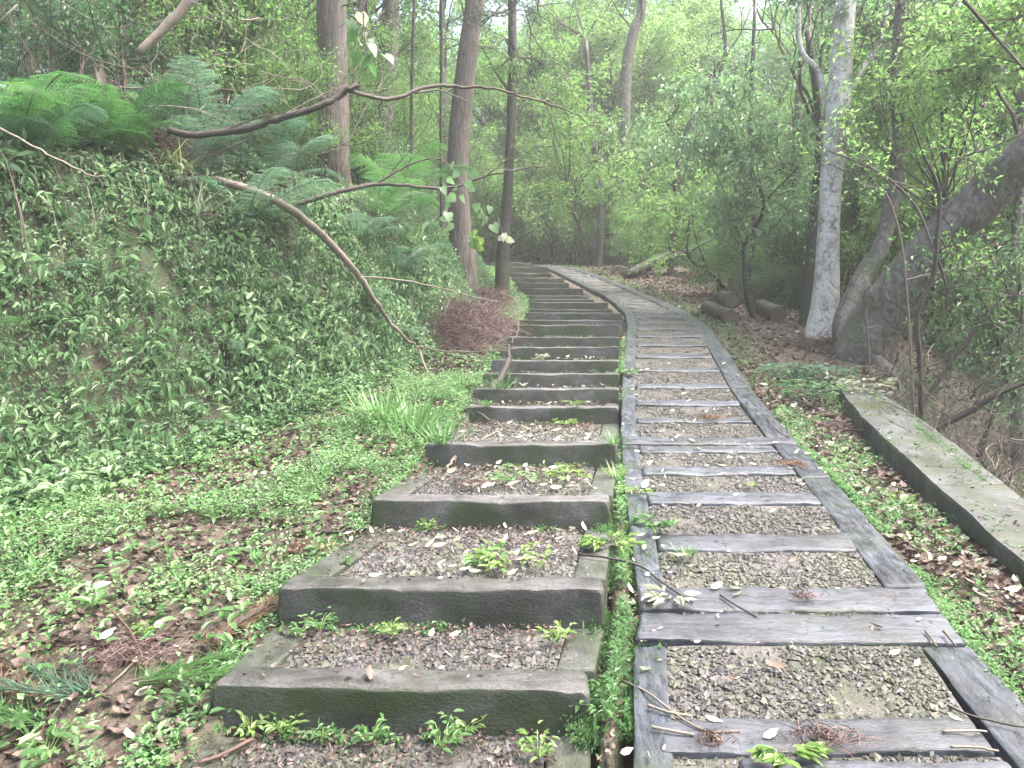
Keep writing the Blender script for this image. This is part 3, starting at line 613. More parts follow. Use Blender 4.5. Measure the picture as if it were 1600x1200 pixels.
for (lab, pts, rad, m, nm) in [
  ('thick straight reddish cedar trunk rising behind the dark fallen branch', [V(521, 300, 11.2), V(521, 250, 11), V(520, 120, 11), V(519, 0, 11), V(517, -250, 11)], [.28, .22, .205, .2, .18], 'cedar', 'cedar_tree'),
  ('split-barked cedar trunk leaning slightly, above the top of the bank by the steps', [V(722, 400, 13), V(720, 360, 13), V(714, 250, 13), V(727, 120, 13), V(742, 0, 13), V(770, -220, 13)], [.23, .18, .18, .165, .155, .13], 'cedar', 'cedar_tree'),
  ('dark slim trunk just right of the split-barked cedar', [V(785, 410, 15), V(790, 350, 15), V(795, 260, 15), V(800, 150, 15), V(800, 0, 15), V(795, -200, 15)], [.13, .10, .09, .085, .08, .07], 'dark_bark', 'slim_tree'),
  ('dark reddish trunk behind the stump at the top of the bank', [V(133, 130, 9.8), V(131, 60, 9.8), V(129, 0, 9.8), V(125, -200, 9.8)], [.2, .17, .16, .14], 'cedar', 'cedar_tree'),
  ('pale thin trunk beside the bright green ferns', [V(84, 110, 9), V(88, 40, 9), V(93, -30, 9), V(100, -200, 9)], [.07, .06, .055, .05], 'pale_bark', 'slim_tree'),
  ('knotty brown trunk between the two cedars', [V(592, 270, 14), V(596, 200, 14), V(604, 120, 14), V(612, 0, 14), V(615, -200, 14)], [.22, .19, .17, .15, .12], 'grey_bark', 'slim_tree'),
  ('thin dark pole-like stem left of the split-barked cedar', [V(690, 330, 13.6), V(689, 200, 13.6), V(690, 60, 13.6), V(688, -150, 13.6)], [.03, .025, .02], 'dark_bark', 'sapling'),
  ('straight thin stem behind the arching fallen branch', [V(642, 300, 13), V(643, 160, 13), V(647, 0, 13), V(650, -150, 13)], [.03, .025, .02], 'dark_bark', 'sapling'),
  ('grey trunk forking high against the white sky beyond the bend', [V(958, 430, 24), V(962, 380, 24), V(968, 330, 24), V(975, 240, 24), V(978, 120, 24), V(990, 50, 24), V(1003, 10, 24), V(1006, -120, 24)], [.26, .22, .2, .18, .16, .14, .12], 'grey_bark', 'forked_tree'),
  ('mossy trunk curving left behind the far end of the steps', [V(935, 415, 22.5), V(938, 360, 22.5), V(936, 280, 22.5), V(925, 200, 22.5), V(915, 60, 22.5)], [.12, .1, .09, .06], 'dark_bark', 'slim_tree'),
  ('thin curving stem rising right of the fallen mossy trunk', [V(1048, 400, 19), V(1060, 340, 19), V(1055, 280, 19), V(1075, 200, 19), V(1130, 100, 19), V(1127, 0, 19)], [.07, .06, .05, .04], 'dark_bark', 'slim_tree'),
  ('pale leaning trunk on the bright slope left of the white trunk', [V(1205, 490, 15), V(1215, 430, 15), V(1232, 380, 15), V(1240, 300, 15), V(1250, 100, 15)], [.16, .12, .1, .09, .07], 'grey_bark', 'slim_tree'),
  ('dark thin trunk close behind the stacked logs', [V(1165, 490, 14), V(1170, 430, 14), V(1178, 340, 14), V(1172, 200, 14), V(1180, 0, 14)], [.05, .045, .04, .03], 'dark_bark', 'sapling'),
  ('slim pale stem just left of the stacked logs', [V(1123, 470, 16), V(1125, 400, 16), V(1122, 300, 16), V(1110, 120, 16)], [.06, .05, .045, .03], 'grey_bark', 'sapling'),
  ('slim straight stem in the bright gap between path and logs', [V(1142, 470, 17), V(1140, 400, 17), V(1143, 290, 17), V(1150, 100, 17)], [.06, .05, .04, .03], 'grey_bark', 'sapling'),
  ('dark slim trunk directly behind the pale lichened trunk', [V(1258, 520, 11.6), V(1262, 440, 11.6), V(1272, 330, 11.6), V(1280, 200, 11.6), V(1262, 50, 11.6)], [.1, .08, .06, .05], 'dark_bark', 'slim_tree'),
  ('crooked grey stem at far right edge of the drop below the wall', [V(1590, 620, 9), V(1595, 520, 9), V(1585, 400, 9), V(1600, 250, 9)], [.08, .06, .05], 'grey_bark', 'slim_tree')]:
    t, b = single(nm, lab, pts, rad, M[m], 14 if rad[0] > .15 else 8, .1)
    if nm == 'cedar_tree':
        g = Geo(); tp = pts[-2]
        for q in range(5): twiggy(g, tp-b+np.array([0, 0, random.uniform(-.6, .6)]), (random.uniform(-1, 1), random.uniform(-1, 1), .1), 1.2, .012, 1, .6, 0, tint=.3)
        g.obj('dead_twigs', [M['twig']], t)
    if nm == 'sapling':
        foliage(t, b, [pts[-1], pts[-2], (pts[-1]+pts[-2])/2], 4, .08, .45, M['forest'], nb=3)
    if nm in ('forked_tree', 'slim_tree'):
        g = Geo()
        for q in range(5): twiggy(g, pts[-random.randint(1, 3)]-b, (random.uniform(-1, 1), random.uniform(-.5, .5), .8), 2.0, .03, 2, .6, .3, tint=.3, nsub=3)
        g.obj('branches', [M['twig']], t)

# leafy boughs with glossy leaves reaching over the ramp
def bough_tree(label, base_px, tips_px, L, m, tm, nb=6, per=5, r=.035, group=None, name='understory_tree', T=T4, ratio=.42):
    base = V(*base_px); base[2] = ground(base[0], base[1])-.05
    t = thing(name, label, 'tree', tuple(base), 0, group); g = Geo()
    cents = [V(*c) for c in tips_px]
    cm = np.mean(cents, 0); fork = base*.45+cm*.55; fork[2] = base[2]+(min(c[2] for c in cents)-base[2])*.7
    tube(g, smooth_path([base, base*.6+fork*.4+rng.normal(0, .08, 3), fork])-base, [r*1.3, r], 8, .35, 0, .08)
    k1 = fork*.6+cm*.4+rng.normal(0, .15, 3); tube(g, smooth_path([fork, k1, cm])-base, [r, r*.5], 6, .35, 0, .05)
    for c in cents:
        s_ = [fork, k1, cm][random.randint(0, 2)]; mid = (s_+c)/2+np.array([0, 0, .12])+rng.normal(0, .12, 3)
        tube(g, smooth_path([s_, mid, c])-base, [r*.4, r*.15], 5, .35, 0, .05)
    g.obj('trunk', [M['dark_bark']], t, True)
    foliage(t, base, cents, per, L, ratio, m, nb=nb, tm=tm, T=T, ln=.75, rad=.07); return t
bough_tree('glossy-leaved young tree spreading pale leaves left of the white trunk', (1180, 470, 12.5), [(1040, 190, 12.5), (1090, 175, 12), (1150, 170, 12), (1200, 200, 12), (1110, 240, 12.3), (1170, 270, 12), (1230, 260, 11.8), (1200, 330, 12), (1130, 330, 12.5), (1240, 200, 11.5), (1060, 240, 13)], .12, M['glossy'], .8, 5, 6)
bough_tree('bushy glossy tree between logs and mossy fallen trunk', (1140, 470, 15.5), [(1040, 330, 15.5), (1080, 300, 15), (1120, 370, 15), (1060, 390, 16), (1160, 400, 15), (1010, 300, 16), (1080, 250, 16)], .11, M['forest'], .75, 5, 6)
bough_tree('bright leafy young tree spreading over the leaning trunk', (1500, 470, 11.8), [(1400, 200, 10.8), (1420, 120, 9.5), (1480, 110, 9), (1540, 120, 9), (1580, 90, 8.8), (1450, 210, 10.8), (1390, 140, 10), (1400, 60, 10), (1520, 50, 9), (1580, 20, 9), (1490, 250, 10.8), (1440, 320, 11)], .09, M['forest'], .75, 6, 6)
bough_tree('drooping fine-leaved tree in front of the far forked trunk', (915, 420, 25), [(850, 160, 15), (900, 210, 15), (930, 250, 15.5), (880, 120, 15), (960, 290, 16), (820, 90, 15), (900, 290, 16), (850, 230, 15.5), (940, 190, 16), (870, 60, 15.5)], .12, M['forest'], .5, 6, 6, ratio=.25)
bough_tree('dense leafy tree in the dark corner below the leaning trunk', (1560, 640, 8.6), [(1520, 430, 8.3), (1570, 380, 8), (1540, 500, 8.2), (1590, 460, 7.9), (1490, 520, 8.6), (1590, 560, 7.8), (1530, 600, 8)], .07, M['creeper'], .5, 6, 6)
# dark tufts of conifer spray against the sky
for (lab, cs, d) in [('dark conifer spray hanging at top left of the white sky gap', [(800, 20), (830, 50), (790, 60), (840, 10), (815, 90)], 12.0), ('dark clump of conifer needles right of the white trunk', [(1370, 15), (1395, 20), (1345, 12)], 10.8), ('dark clump of conifer needles near the top right corner', [(1470, 35), (1490, 45), (1455, 55), (1480, 20)], 9.8)]:
    c0 = V(cs[0][0], cs[0][1], d); t = thing('conifer_bough', lab, 'branch', tuple(c0)); g = Geo(); tips = []
    for c in cs:
        for b in range(4): twiggy(g, V(*c, d)-c0, rnd_dirs(1)[0]*np.array([1, 1, .5])+np.array([0, 0, -.15]), .55, .012, 1, .6, -.1, nsub=4, sides=3, tips=tips, steps=5)
    tube(g, smooth_path([V(cs[0][0], cs[0][1], d)-c0, V(cs[0][0]+20, cs[0][1]-80, d)-c0, V(cs[0][0]+50, -260, d+.2)-c0]), [.03, .05], 5, .3)
    leaf_tips(g, tips, 9, .07, .12, 1, T4, .2, .3, .04); g.obj('spray', [M['twig'], M['conifer']], t)

# ------------------------------------------------------------------ ferns
def frond_mesh(name, L, m, n=24, wid=.30, arch=.36, sub=12):
    g = Geo(); s = np.linspace(0, 1, n)
    spine = np.stack([s*0, L*np.sin(s*1.25)/math.sin(1.25)*1.0, L*arch*(np.sin(s*2.5)*.62-.15*s*s)], 1)
    tube(g, spine, [.004, .0012], 3, .3, 0, cap=False)
    T = unit(np.gradient(spine, axis=0)); P, D, N, LL, WW = [], [], [], [], []
    for i in range(3, n):
        w = L*wid*math.sin(PI*min(1, (s[i]*.86+.13)))**.8
        for sd in (-1, 1):
            dv = unit(np.array([sd, 0, 0])+T[i]*.5+np.array([0, 0, -.12])+rng.normal(0, .07, 3)); nn = unit(np.cross(dv, T[i])*(-sd))
            nn = nn if nn[2] > 0 else -nn
            for k in range(sub):
                u = (k+.5)/sub; pos = spine[i]+dv*w*u-np.array([0, 0, w*.22*u*u])
                for s2 in (-1, 1):
                    P.append(pos); D.append(unit(T[i]*s2*1.0+dv*.5)); N.append(nn); LL.append(L*.034*(1-u*.7)); WW.append(max(w/sub*.95, L*.006))
            P.append(spine[i]); D.append(dv); N.append(nn); LL.append(w*1.0); WW.append(L*.005)
    P = np.array(P); leaves(g, P, np.array(D), np.array(N), np.array(LL), np.array(WW), np.clip(rng.normal(.5, .13, len(P)), 0, 1), 1)
    return g.mesh(name, [M['twig'], m])
FR = {'green': frond_mesh('frond', .85, M['fern']), 'blue': frond_mesh('frond', .8, M['fern_blue'], wid=.26), 'small': frond_mesh('frond', .45, M['fern'], 16, .3, .4, 8)}
def fern(px, py, d, kind, s, nf, label, lean=(0, 0), group=None, name='fern'):
    p = V(px, py, d); gz = float(ground(p[0], p[1])); t = thing(name, label, 'fern', (p[0], p[1], min(max(gz-.02, p[2]-.6), gz+.35) if True else p[2]), random.uniform(0, 6), group)
    for k in range(nf):
        f = link('frond', FR[kind], t); a = k*2*PI/nf+random.uniform(-.3, .3); f.rotation_euler = (random.uniform(.15, .75), random.uniform(-.25, .25), a); q = s*random.uniform(.75, 1.15); f.scale = (q, q, q)
    return t
fern(25, 190, 6.2, 'green', 1.15, 11, 'largest bright green fern at the top left corner of the bank')
fern(95, 170, 6.4, 'green', .9, 10, 'bright green fern immediately right of the largest fern')
fern(170, 180, 6.6, 'green', .95, 10, 'yellow-green fern below the orange stump')
fern(20, 250, 6.0, 'blue', 1.0, 8, 'pale fern with one long frond drooping over the bank under the largest fern')
fern(320, 150, 7.6, 'blue', 1.2, 10, 'bluish fern hanging below the leaning log')
fern(285, 190, 7.4, 'blue', .9, 9, 'small bluish fern left of the dark fallen branch')
fern(380, 260, 7.5, 'blue', 1.05, 9, 'bluish fern under the dark fallen branch')
fern(430, 265, 8.2, 'blue', 1.0, 9, 'bluish fern above the fork of the arching branch')
fern(585, 275, 10, 'green', 1.0, 9, 'green fern at the foot of the thick cedar')
fern(560, 360, 9.2, 'blue', .8, 9, 'grey-green fern on the bank crest under the leafless side branch')
fern(620, 350, 10, 'blue', .8, 9, 'grey-green fern on the bank crest left of the heart-leaved vine')
fern(625, 210, 11.6, 'green', 1.2, 9, 'bright green fern standing between the two cedars')
FB = []
for i in range(46):
    y = random.uniform(7.0, 17); x = foot(y)-random.uniform(1.3, 4.6)
    p = thing('fern', 'green fern in the undergrowth on top of the bank', 'fern', (x, y, float(ground(x, y))), random.uniform(0, 6), 'ferns in the undergrowth on the bank')
    kind = random.choice(['green', 'blue', 'blue', 'small']); nf = 7
    for k in range(nf):
        f = link('frond', FR[kind], p); f.rotation_euler = (random.uniform(.1, .7), random.uniform(-.2, .2), k*2*PI/nf+random.uniform(-.3, .3)); q = random.uniform(.55, 1.0); f.scale = (q, q, q)

# ------------------------------------------------------------------ ground cover (nobody could count it)
def scatter_xy(n, ylo, yhi, fn):
    y = rng.uniform(ylo, yhi, n); x = fn(y, rng.uniform(0, 1, n)); return x, y
def plants(g, x, y, per, L, ratio, T, mat=0, out=.7, rise=.04, tm=.5, jitter=.02, flat=.5, tsd=.13, tl=.1, down=.15):
    z = ground(x, y); N0 = gnormal(x, y); n = len(x)
    P = np.repeat(np.stack([x, y, z], 1), per, 0); NN = np.repeat(N0, per, 0)
    r = rnd_dirs(n*per); r = r-NN*np.sum(r*NN, 1, keepdims=True); r = unit(r)
    P = P+NN*np.abs(rng.normal(rise, rise*.6, (n*per, 1)))+r*rng.uniform(0, jitter, (n*per, 1))
    D = unit(r*out+NN*.35-np.array([0, 0, down])+rng.normal(0, .2, (n*per, 3)))
    Nn = unit(NN*flat+rnd_dirs(n*per)*.45+np.array([0, 0, .55])); sz = np.repeat(rng.uniform(.6, 1.3, n), per)*rng.uniform(.7, 1.2, n*per)*L
    big = nz(x*1.1, y*1.1, 0, 2)*.16
    ti = np.repeat(np.clip(rng.normal(tm, tsd, n)+big, 0, 1), per)+rng.normal(0, tl, n*per)
    leaves(g, P, D, Nn, sz, sz*ratio, np.clip(ti, 0, 1), mat, T)
g = Geo()
x, y = scatter_xy(36000, 3.2, 18, lambda y, u: foot(y)+.15-u*1.6)
dn = nz(x*2.1+z0 if False else x*2.1, y*1.6, ground(x, y)*1.6, 6); k = (dn > -.62) | (y > 9); x, y = x[k], y[k]
h_ = len(x)//3
plants(g, x[h_:], y[h_:], 7, .034, .5, T4, out=.8, rise=.045, tm=.5, down=.3, tsd=.2)
x, y = x[:h_], y[:h_]
plants(g, x, y, 6, .046, .45, T6, out=.8, rise=.055, tm=.5, down=.35, tsd=.2)
x, y = scatter_xy(1500, 3.2, 9, lambda y, u: foot(y)+.1-u*1.5)
plants(g, x, y, 5, .085, .4, T6, out=.9, rise=.08, tm=.55, down=.45)
tag(g.obj('bank_creeper', M['creeper']), 'small-leaved green creeper covering the steep bank', 'ground cover', kind='stuff')
def lanes(y, u):   # left verge between bank foot and steps
    a = foot(y)-.1; b = np.interp(y, SD, SL)+.02; return a+(b-a)*u
g = Geo(); x, y = scatter_xy(26000, 2.2, 8.5, lanes)
mask = nz(x*1.6, y*1.9, 0, 12)+.25*np.clip((y-3)/2, -1, .6) > .06+.3*(y < 3.3); mask |= nz(x*5, y*5, 0, 4) > .5
PATCH = [(340, 740, .5), (420, 695, .45), (520, 640, .4), (560, 600, .4), (300, 850, .3), (40, 1010, .42), (120, 1040, .35), (230, 1040, .4), (330, 1060, .25), (300, 985, .22), (535, 800, .22), (490, 860, .16), (180, 880, .22), (40, 1080, .3), (600, 570, .4), (560, 760, .2), (390, 1000, .2)]
for (a_, b_, r_) in PATCH:
    c_ = hit(a_, b_); rr_ = np.hypot(x-c_[0], (y-c_[1])*.8); mask &= ~((rr_ < r_*(1+.35*nz(x*5, y*5, 0, 2))) & (rng.uniform(0, 1, len(x)) < .93))
x, y = x[mask], y[mask]; plants(g, x, y, 5, .018, .85, T4, out=.9, rise=.045, tm=.5, down=.0, flat=.8, tsd=.2)
x, y = scatter_xy(700, 2.2, 8.5, lanes); plants(g, x, y, 5, .055, .45, T6, out=.8, rise=.06, tm=.35, down=.1, flat=.8, tsd=.2)
x, y = scatter_xy(5000, 8.5, 22, lanes); plants(g, x, y, 3, .04, .6, T4, out=.9, rise=.03, tm=.35, down=.0, flat=1.2)
n = len(x)
x, y = scatter_xy(1500, 2.2, 8, lanes); k = nz(x*2.2, y*2.2, 0, 31) > .15; plants(g, x[k], y[k], 7, .024, .8, T4, out=.7, rise=.1, jitter=.05, tm=.6, down=.0, flat=.9, tsd=.15)
tag(g.obj('clover_patch', M['clover']), 'bright green clover-like plants left of the steps', 'ground cover', kind='stuff')
# thin growth between steps and ramp, and along the ramp's right edge
g = Geo()
def gap(y, u): return np.interp(y, SD, SR)-.02+(xl(y)-np.interp(y, SD, SR)+.05)*u
x, y = scatter_xy(4800, 2.3, 5.0, gap); k = nz(x*4, y*5, 0, 8) > -.28; x, y = x[k], y[k]; plants(g, x[::9], y[::9], 5, .04, .4, T6, rise=.05, tm=.45, down=0, flat=1); plants(g, x, y, 6, .018, .45, T4, rise=.055, jitter=.02, tm=.5, flat=1.2, down=0)
x, y = scatter_xy(1900, 4.3, 11, gap); k = nz(x*3, y*2.4, 0, 1) > -.1; plants(g, x[k], y[k], 5, .028, .4, T4, rise=.05, tm=.6, down=0, flat=1.2)
x, y = scatter_xy(5200, 2.3, 7.5, lambda y, u: xr(y)+.01+u*u*.30); k = nz(x*3, y*2, 0, 7) > -.25; plants(g, x[k], y[k], 5, .020, .5, T4, rise=.02, tm=.6, down=0, flat=1.2)
x, y = scatter_xy(2600, 2.3, 9, lambda y, u: xr(y)+.1+u*np.interp(y, [2, 8.5], [.5, 1.0])); k = nz(x*3, y*2.4, 0, 17) > .05; plants(g, x[k], y[k], 5, .03, .5, T4, rise=.03, tm=.6, down=0, flat=1)
x, y = scatter_xy(1500, 7.5, 22, lambda y, u: xr(y)+.01+u*.4); plants(g, x, y, 4, .03, .5, T4, rise=.02, tm=.3, down=0, flat=1.2)
x, y = scatter_xy(2200, 1.9, 12, lambda y, u: np.interp(y, SD, SL)+.02-u*.18); plants(g, x, y, 4, .028, .55, T4, rise=.02, tm=.35, down=0, flat=1.2)
yy = rng.uniform(2.4, 8.4, 900); uu = rng.uniform(0, 1, 900); uu = np.where(rng.uniform(0, 1, 900) < .6, uu**4*.3+.72, uu); kk = nz(yy*2, uu*3, 0, 14) > -.1; yy, uu = yy[kk], uu[kk]
xx = np.interp(yy, WY, WI)+(np.interp(yy, WY, WO)-np.interp(yy, WY, WI))*np.clip(uu, 0, 1); P = np.repeat(np.stack([xx, yy, np.interp(yy, WY, WZ)+.006], 1), 4, 0)+rng.normal(0, .012, (len(yy)*4, 3))*np.array([1, 1, .2])
leaves(g, P, unit(rnd_dirs(len(P))*np.array([1, 1, .3])), unit(rnd_dirs(len(P))*.4+np.array([0, 0, 1])), rng.uniform(.01, .03, len(P)), rng.uniform(.006, .014, len(P)), np.clip(rng.normal(.3, .2, len(P)), 0, 1), 0, T4)
tag(g.obj('low_weeds', M['clover']), 'fine bright weeds and moss along the edges of ramp and steps', 'ground cover', kind='stuff')
# weeds at the foot of each riser
g = Geo()
for kx in range(1, 14):
    d, z, a, b = STEPS[kx]; zb = STEPS[kx-1][1]-.015; n = 110 if kx < 5 else 45
    cx = rng.uniform(a+.05, b-.05, n); cx = cx[nz(cx*3.3, kx*1.7, 0, kx) > .0]; n = len(cx)
    P = np.repeat(np.stack([cx, d-np.abs(rng.normal(.02, .02, n)), np.full(n, zb)], 1), 5, 0)+rng.normal(0, .012, (n*5, 3)); P[:, 2] = np.maximum(P[:, 2], zb)+.008
    leaves(g, P, unit(rnd_dirs(n*5)*.8+np.array([0, -.35, .5])), unit(rnd_dirs(n*5)*.5+np.array([0, 0, 1])), rng.uniform(.015, .034, n*5), rng.uniform(.008, .018, n*5), np.clip(rng.normal(.5, .2, n*5), 0, 1), 0, T4)
tag(g.obj('riser_weeds', M['clover']), 'small green weeds sprouting where each step meets its riser', 'ground cover', kind='stuff')
for q in range(40):
    y = random.uniform(4.4, 12.5); x = float(foot(y))-random.uniform(.15, .95); gn = gnormal(np.array(x), np.array(y))
    t = thing('fern', 'small fern growing out of the face of the creeper-covered bank', 'fern', (x, y, float(ground(x, y))-.02), 0, 'small ferns on the bank face')
    for k in range(5):
        f = link('frond', FR['small' if q % 3 else 'blue'], t); f.rotation_euler = (random.uniform(-.5, .2), 0, random.uniform(-2.9, .1)); q_ = random.uniform(.35, .8)*(1 if q % 3 else .6); f.scale = (q_,)*3
g = Geo()   # tufts of longer-leaved plants
for q in range(130):
    y = random.uniform(3.6, 12); x = float(foot(y))-random.uniform(-.1, 1.2); n = random.randint(18, 45); xx = x+rng.normal(0, .10, n); yy = y+rng.normal(0, .12, n)
    plants(g, xx, yy, 3, random.choice([.05, .065, .09]), random.choice([.25, .4, .55]), T6, out=.9, rise=.10, tm=random.uniform(.3, .85), down=.4, tsd=.1)
tag(g.obj('bank_herbs', M['creeper']), 'mixed broad and narrow-leaved herbs in clumps on the bank', 'ground cover', kind='stuff')
# thin roots and dead strands hanging over the bank's crest
g = Geo()
for q in range(620):
    y = random.uniform(4.6, 12); x = float(foot(y))-random.uniform(.75, 1.5); p = np.array([x, y, float(ground(x, y))+.05]); l = random.uniform(.15, .6); o_ = np.array([random.uniform(.1, .4), random.uniform(-.25, .1), 0])
    tube(g, smooth_path([p, p+o_*l+np.array([0, 0, .06]), p+o_*l*1.6-np.array([0, 0, l*.5]), p+o_*l*1.8-np.array([0, 0, l])], 3), [.0035, .0015], 3, random.uniform(.2, 1), cap=False)
tag(g.obj('hanging_roots', [M['twig']]), 'thin dead roots and strands hanging over the crest of the bank', 'roots', kind='stuff')
# leaf litter
def litter(g, x, y, L, tm=.5, z=None, lift=.012, mat=0, ratio=.55, sd=.24):
    n = len(x); z = ground(x, y) if z is None else z
    P = np.stack([x, y, z+np.abs(rng.normal(lift, lift, n))], 1); a = rng.uniform(0, 2*PI, n)
    D = np.stack([np.cos(a), np.sin(a), rng.normal(0, .22, n)], 1); N = unit(rnd_dirs(n)*.45+np.array([0, 0, 1]))
    s = L*rng.uniform(.55, 1.4, n); leaves(g, P, D, N, s, s*rng.uniform(.5, 1.2, n)*ratio*1.4, np.clip(rng.normal(tm, sd, n), 0, 1), mat, TCURL)
g = Geo()
x, y = scatter_xy(15000, 2.0, 12, lanes); litter(g, x, y, .05, .42)
x, y = scatter_xy(10500, 2.2, 9, lambda y, u: xr(y)+.05+u*(np.interp(y, [2, 8.5, 9], [.55, 1.1, 2.0]))); litter(g, x, y, .05, .5)
x, y = scatter_xy(10000, 8.5, 20, lambda y, u: xr(y)+.05+u*3.2); litter(g, x, y, .06, .5)
x, y = scatter_xy(6000, 3, 14, lambda y, u: foot(y)-.9-u*2.5); litter(g, x, y, .07, .4)
x, y = scatter_xy(4000, 20, 30, lambda y, u: -6+u*16); litter(g, x, y, .08, .45)
x, y = scatter_xy(500, 2.3, 11, gap); litter(g, x, y, .035, .6)
tag(g.obj('leaf_litter', M['litter']), 'brown dead leaf litter on the ground both sides of the path', 'leaf litter', kind='stuff')
g = Geo(); x, y = scatter_xy(1100, 2.2, 9, lambda y, u: xr(y)+.05+u*(np.interp(y, [2, 8.5, 9], [.5, 1.1, 2.0]))); litter(g, x, y, .06, .5)
x, y = scatter_xy(700, 2.2, 9, lanes); litter(g, x, y, .045, .3)
tag(g.obj('pale_leaf_litter', M['pale']), 'pale greenish freshly fallen leaves among the litter', 'leaf litter', kind='stuff')
# fine debris on steps and ramp: chips and needles under about a centimetre
g = Geo()
for kx in range(0, 18):
    d, z, a, b = STEPS[kx]; d2 = STEPS[kx+1][0]; n = int(420*(d2-d)/.5) if kx < 6 else 70
    yy = d2-np.abs(rng.normal(0, .35, n))*(d2-d); k = yy > d+.02; yy = yy[k]; xx = rng.uniform(a+.1, b-.05, len(yy)); litter(g, xx, yy, .026, .55, z=np.full(len(yy), z+.002), lift=.004, ratio=.35)
tag(g.obj('path_debris', M['litter']), 'fine brown leaf bits strewn over the steps', 'leaf litter', kind='stuff')
g = Geo()
for kx, cnt in ((1, 12), (2, 70), (3, 90), (4, 60), (5, 16), (6, 12), (8, 14)):
    d, z, a, b = STEPS[kx]; d2 = STEPS[kx+1][0]; yy = rng.uniform(d+.16, d2-.04, cnt); xx = rng.normal(a+(b-a)*.58, (b-a)*.22, cnt).clip(a+.1, b-.08); litter(g, xx, yy, .06, .5, z=np.full(cnt, z+.004), lift=.008, ratio=.28)
n = 130; yy = rng.uniform(2.4, 9, n); xx = xl(yy)+rng.uniform(0, 1, n)**1.6*(xr(yy)-xl(yy)); litter(g, xx, yy, .045, .5, z=zp(yy)+.004, lift=.005, ratio=.35)
tag(g.obj('pale_path_litter', M['pale']), 'narrow pale green leaves strewn over steps and ramp', 'leaf litter', kind='stuff')
g = Geo()
n = 900; yy = rng.uniform(2.2, 18, n)**1.0; xx = xl(yy)+rng.uniform(0, 1, n)*(xr(yy)-xl(yy)); litter(g, xx, yy, .02, .65, z=zp(yy)+.002, lift=.004, ratio=.3)
yy = rng.uniform(2.4, 8.4, 160); uu = rng.uniform(0, 1, 160); xx = np.interp(yy, WY, WI)+(np.interp(yy, WY, WO)-np.interp(yy, WY, WI))*uu; litter(g, xx, yy, .03, .5, z=np.interp(yy, WY, WZ)+.004, lift=.003)
tag(g.obj('path_debris', M['litter']), 'fine leaf bits and chips strewn over steps and ramp', 'leaf litter', kind='stuff')

# ------------------------------------------------------------------ fallen branches and sticks
def stick(name, label, paths, m='twig', sides=8, cat='branch', tint=.5, rough=.16, jit=.010, group=None):
    """paths: list of (points, radii); the first is the main stem, the others its side shoots"""
    base = np.array(paths[0][0][0], float); t = thing(name, label, cat, tuple(base), 0, group)
    for i, (pts, rad) in enumerate(paths):
        p = smooth_path(pts, 5); p = p+rng.normal(0, jit, p.shape)*np.linspace(0, 1, len(p))[:, None]
        g = Geo(); tube(g, p-base, rad, sides if i == 0 else 5, tint if np.isscalar(tint) else tint[i], 0, rough, seed=i); 
        if cat == 'branch':
            for q in range(7 if i == 0 else 2): e = random.randint(1, len(p)-1); twiggy(g, p[e]-base, rnd_dirs(1)[0]*np.array([1, .7, .8]), random.uniform(.08, .35), .004, 1 if q % 2 else 0, .6, 0, nsub=2, sides=3, tint=.6, steps=4)
        g.obj('stem' if i == 0 else 'side_shoot', [M[m]], t, True)
    return t, base
def L_(pl, d0, d1): 
    n = len(pl); return [V(px, py, d0+(d1-d0)*i/(n-1)) for i, (px, py) in enumerate(pl)]
stick('fallen_branch', 'long pale brown branch arching from bank top down to the steps',
  [(L_([(335, 280), (400, 300), (450, 325), (490, 355), (525, 390), (555, 425), (580, 460), (600, 490), (630, 525), (655, 545)], 7.2, 9.1), [.035, .042, .036, .026, .012]),
   (L_([(655, 545), (668, 580), (700, 610), (735, 638), (785, 668)], 9.1, 6.9), [.011, .006]),
   (L_([(650, 541), (700, 549), (760, 549), (808, 545)], 9.1, 8.7), [.011, .006]),
   (L_([(655, 547), (690, 568), (715, 572), (738, 580)], 9.1, 8.9), [.009, .005]),
   (L_([(555, 432), (620, 437), (680, 448), (740, 463), (775, 472)], 8.4, 9.6), [.012, .005]),
   (L_([(520, 385), (535, 415), (550, 440), (560, 455)], 8.2, 8.3), [.012, .006])], tint=.78, sides=10)
stick('fallen_branch', 'leafless side branch forking up from the arching branch to the vine',
  [(L_([(458, 322), (510, 305), (560, 293), (590, 288), (640, 291), (700, 294), (760, 275), (800, 265), (858, 257)], 7.75, 8.4), [.026, .022, .016, .012, .006]),
   (L_([(588, 288), (620, 268), (660, 250), (700, 248)], 8.0, 8.1), [.014, .006]), (L_([(590, 287), (605, 275), (622, 261)], 8.0, 8.1), [.009, .004]), (L_([(760, 275), (790, 250), (800, 225)], 8.2, 8.3), [.008, .004])], tint=.35)
stick('fallen_branch', 'dark curved branch reaching right from the roots at the top of the bank',
  [(L_([(262, 203), (300, 211), (350, 206), (400, 197), (450, 181), (500, 166), (530, 150), (561, 134)], 6.6, 7.0), [.03, .032, .03, .022]),
   (L_([(350, 205), (385, 190), (420, 180), (470, 172)], 6.7, 6.8), [.01, .004])], tint=.12)
stick('fallen_branch', 'thin brown branch snaking right across the cedar trunks towards the sky gap',
  [(L_([(545, 142), (575, 150), (600, 155), (630, 150), (660, 138), (700, 134), (760, 138), (800, 145), (860, 165), (905, 182), (950, 215)], 7.0, 8.2), [.018, .02, .016, .011, .005]),
   (L_([(648, 146), (690, 142), (735, 162)], 7.3, 7.5), [.011, .005]), (L_([(600, 155), (592, 170), (600, 195), (640, 265)], 7.1, 7.6), [.007, .004]), (L_([(855, 165), (868, 210), (880, 240), (895, 290)], 7.9, 8.1), [.006, .003]), (L_([(800, 146), (850, 142), (880, 150)], 7.7, 7.9), [.006, .003])], tint=.5)
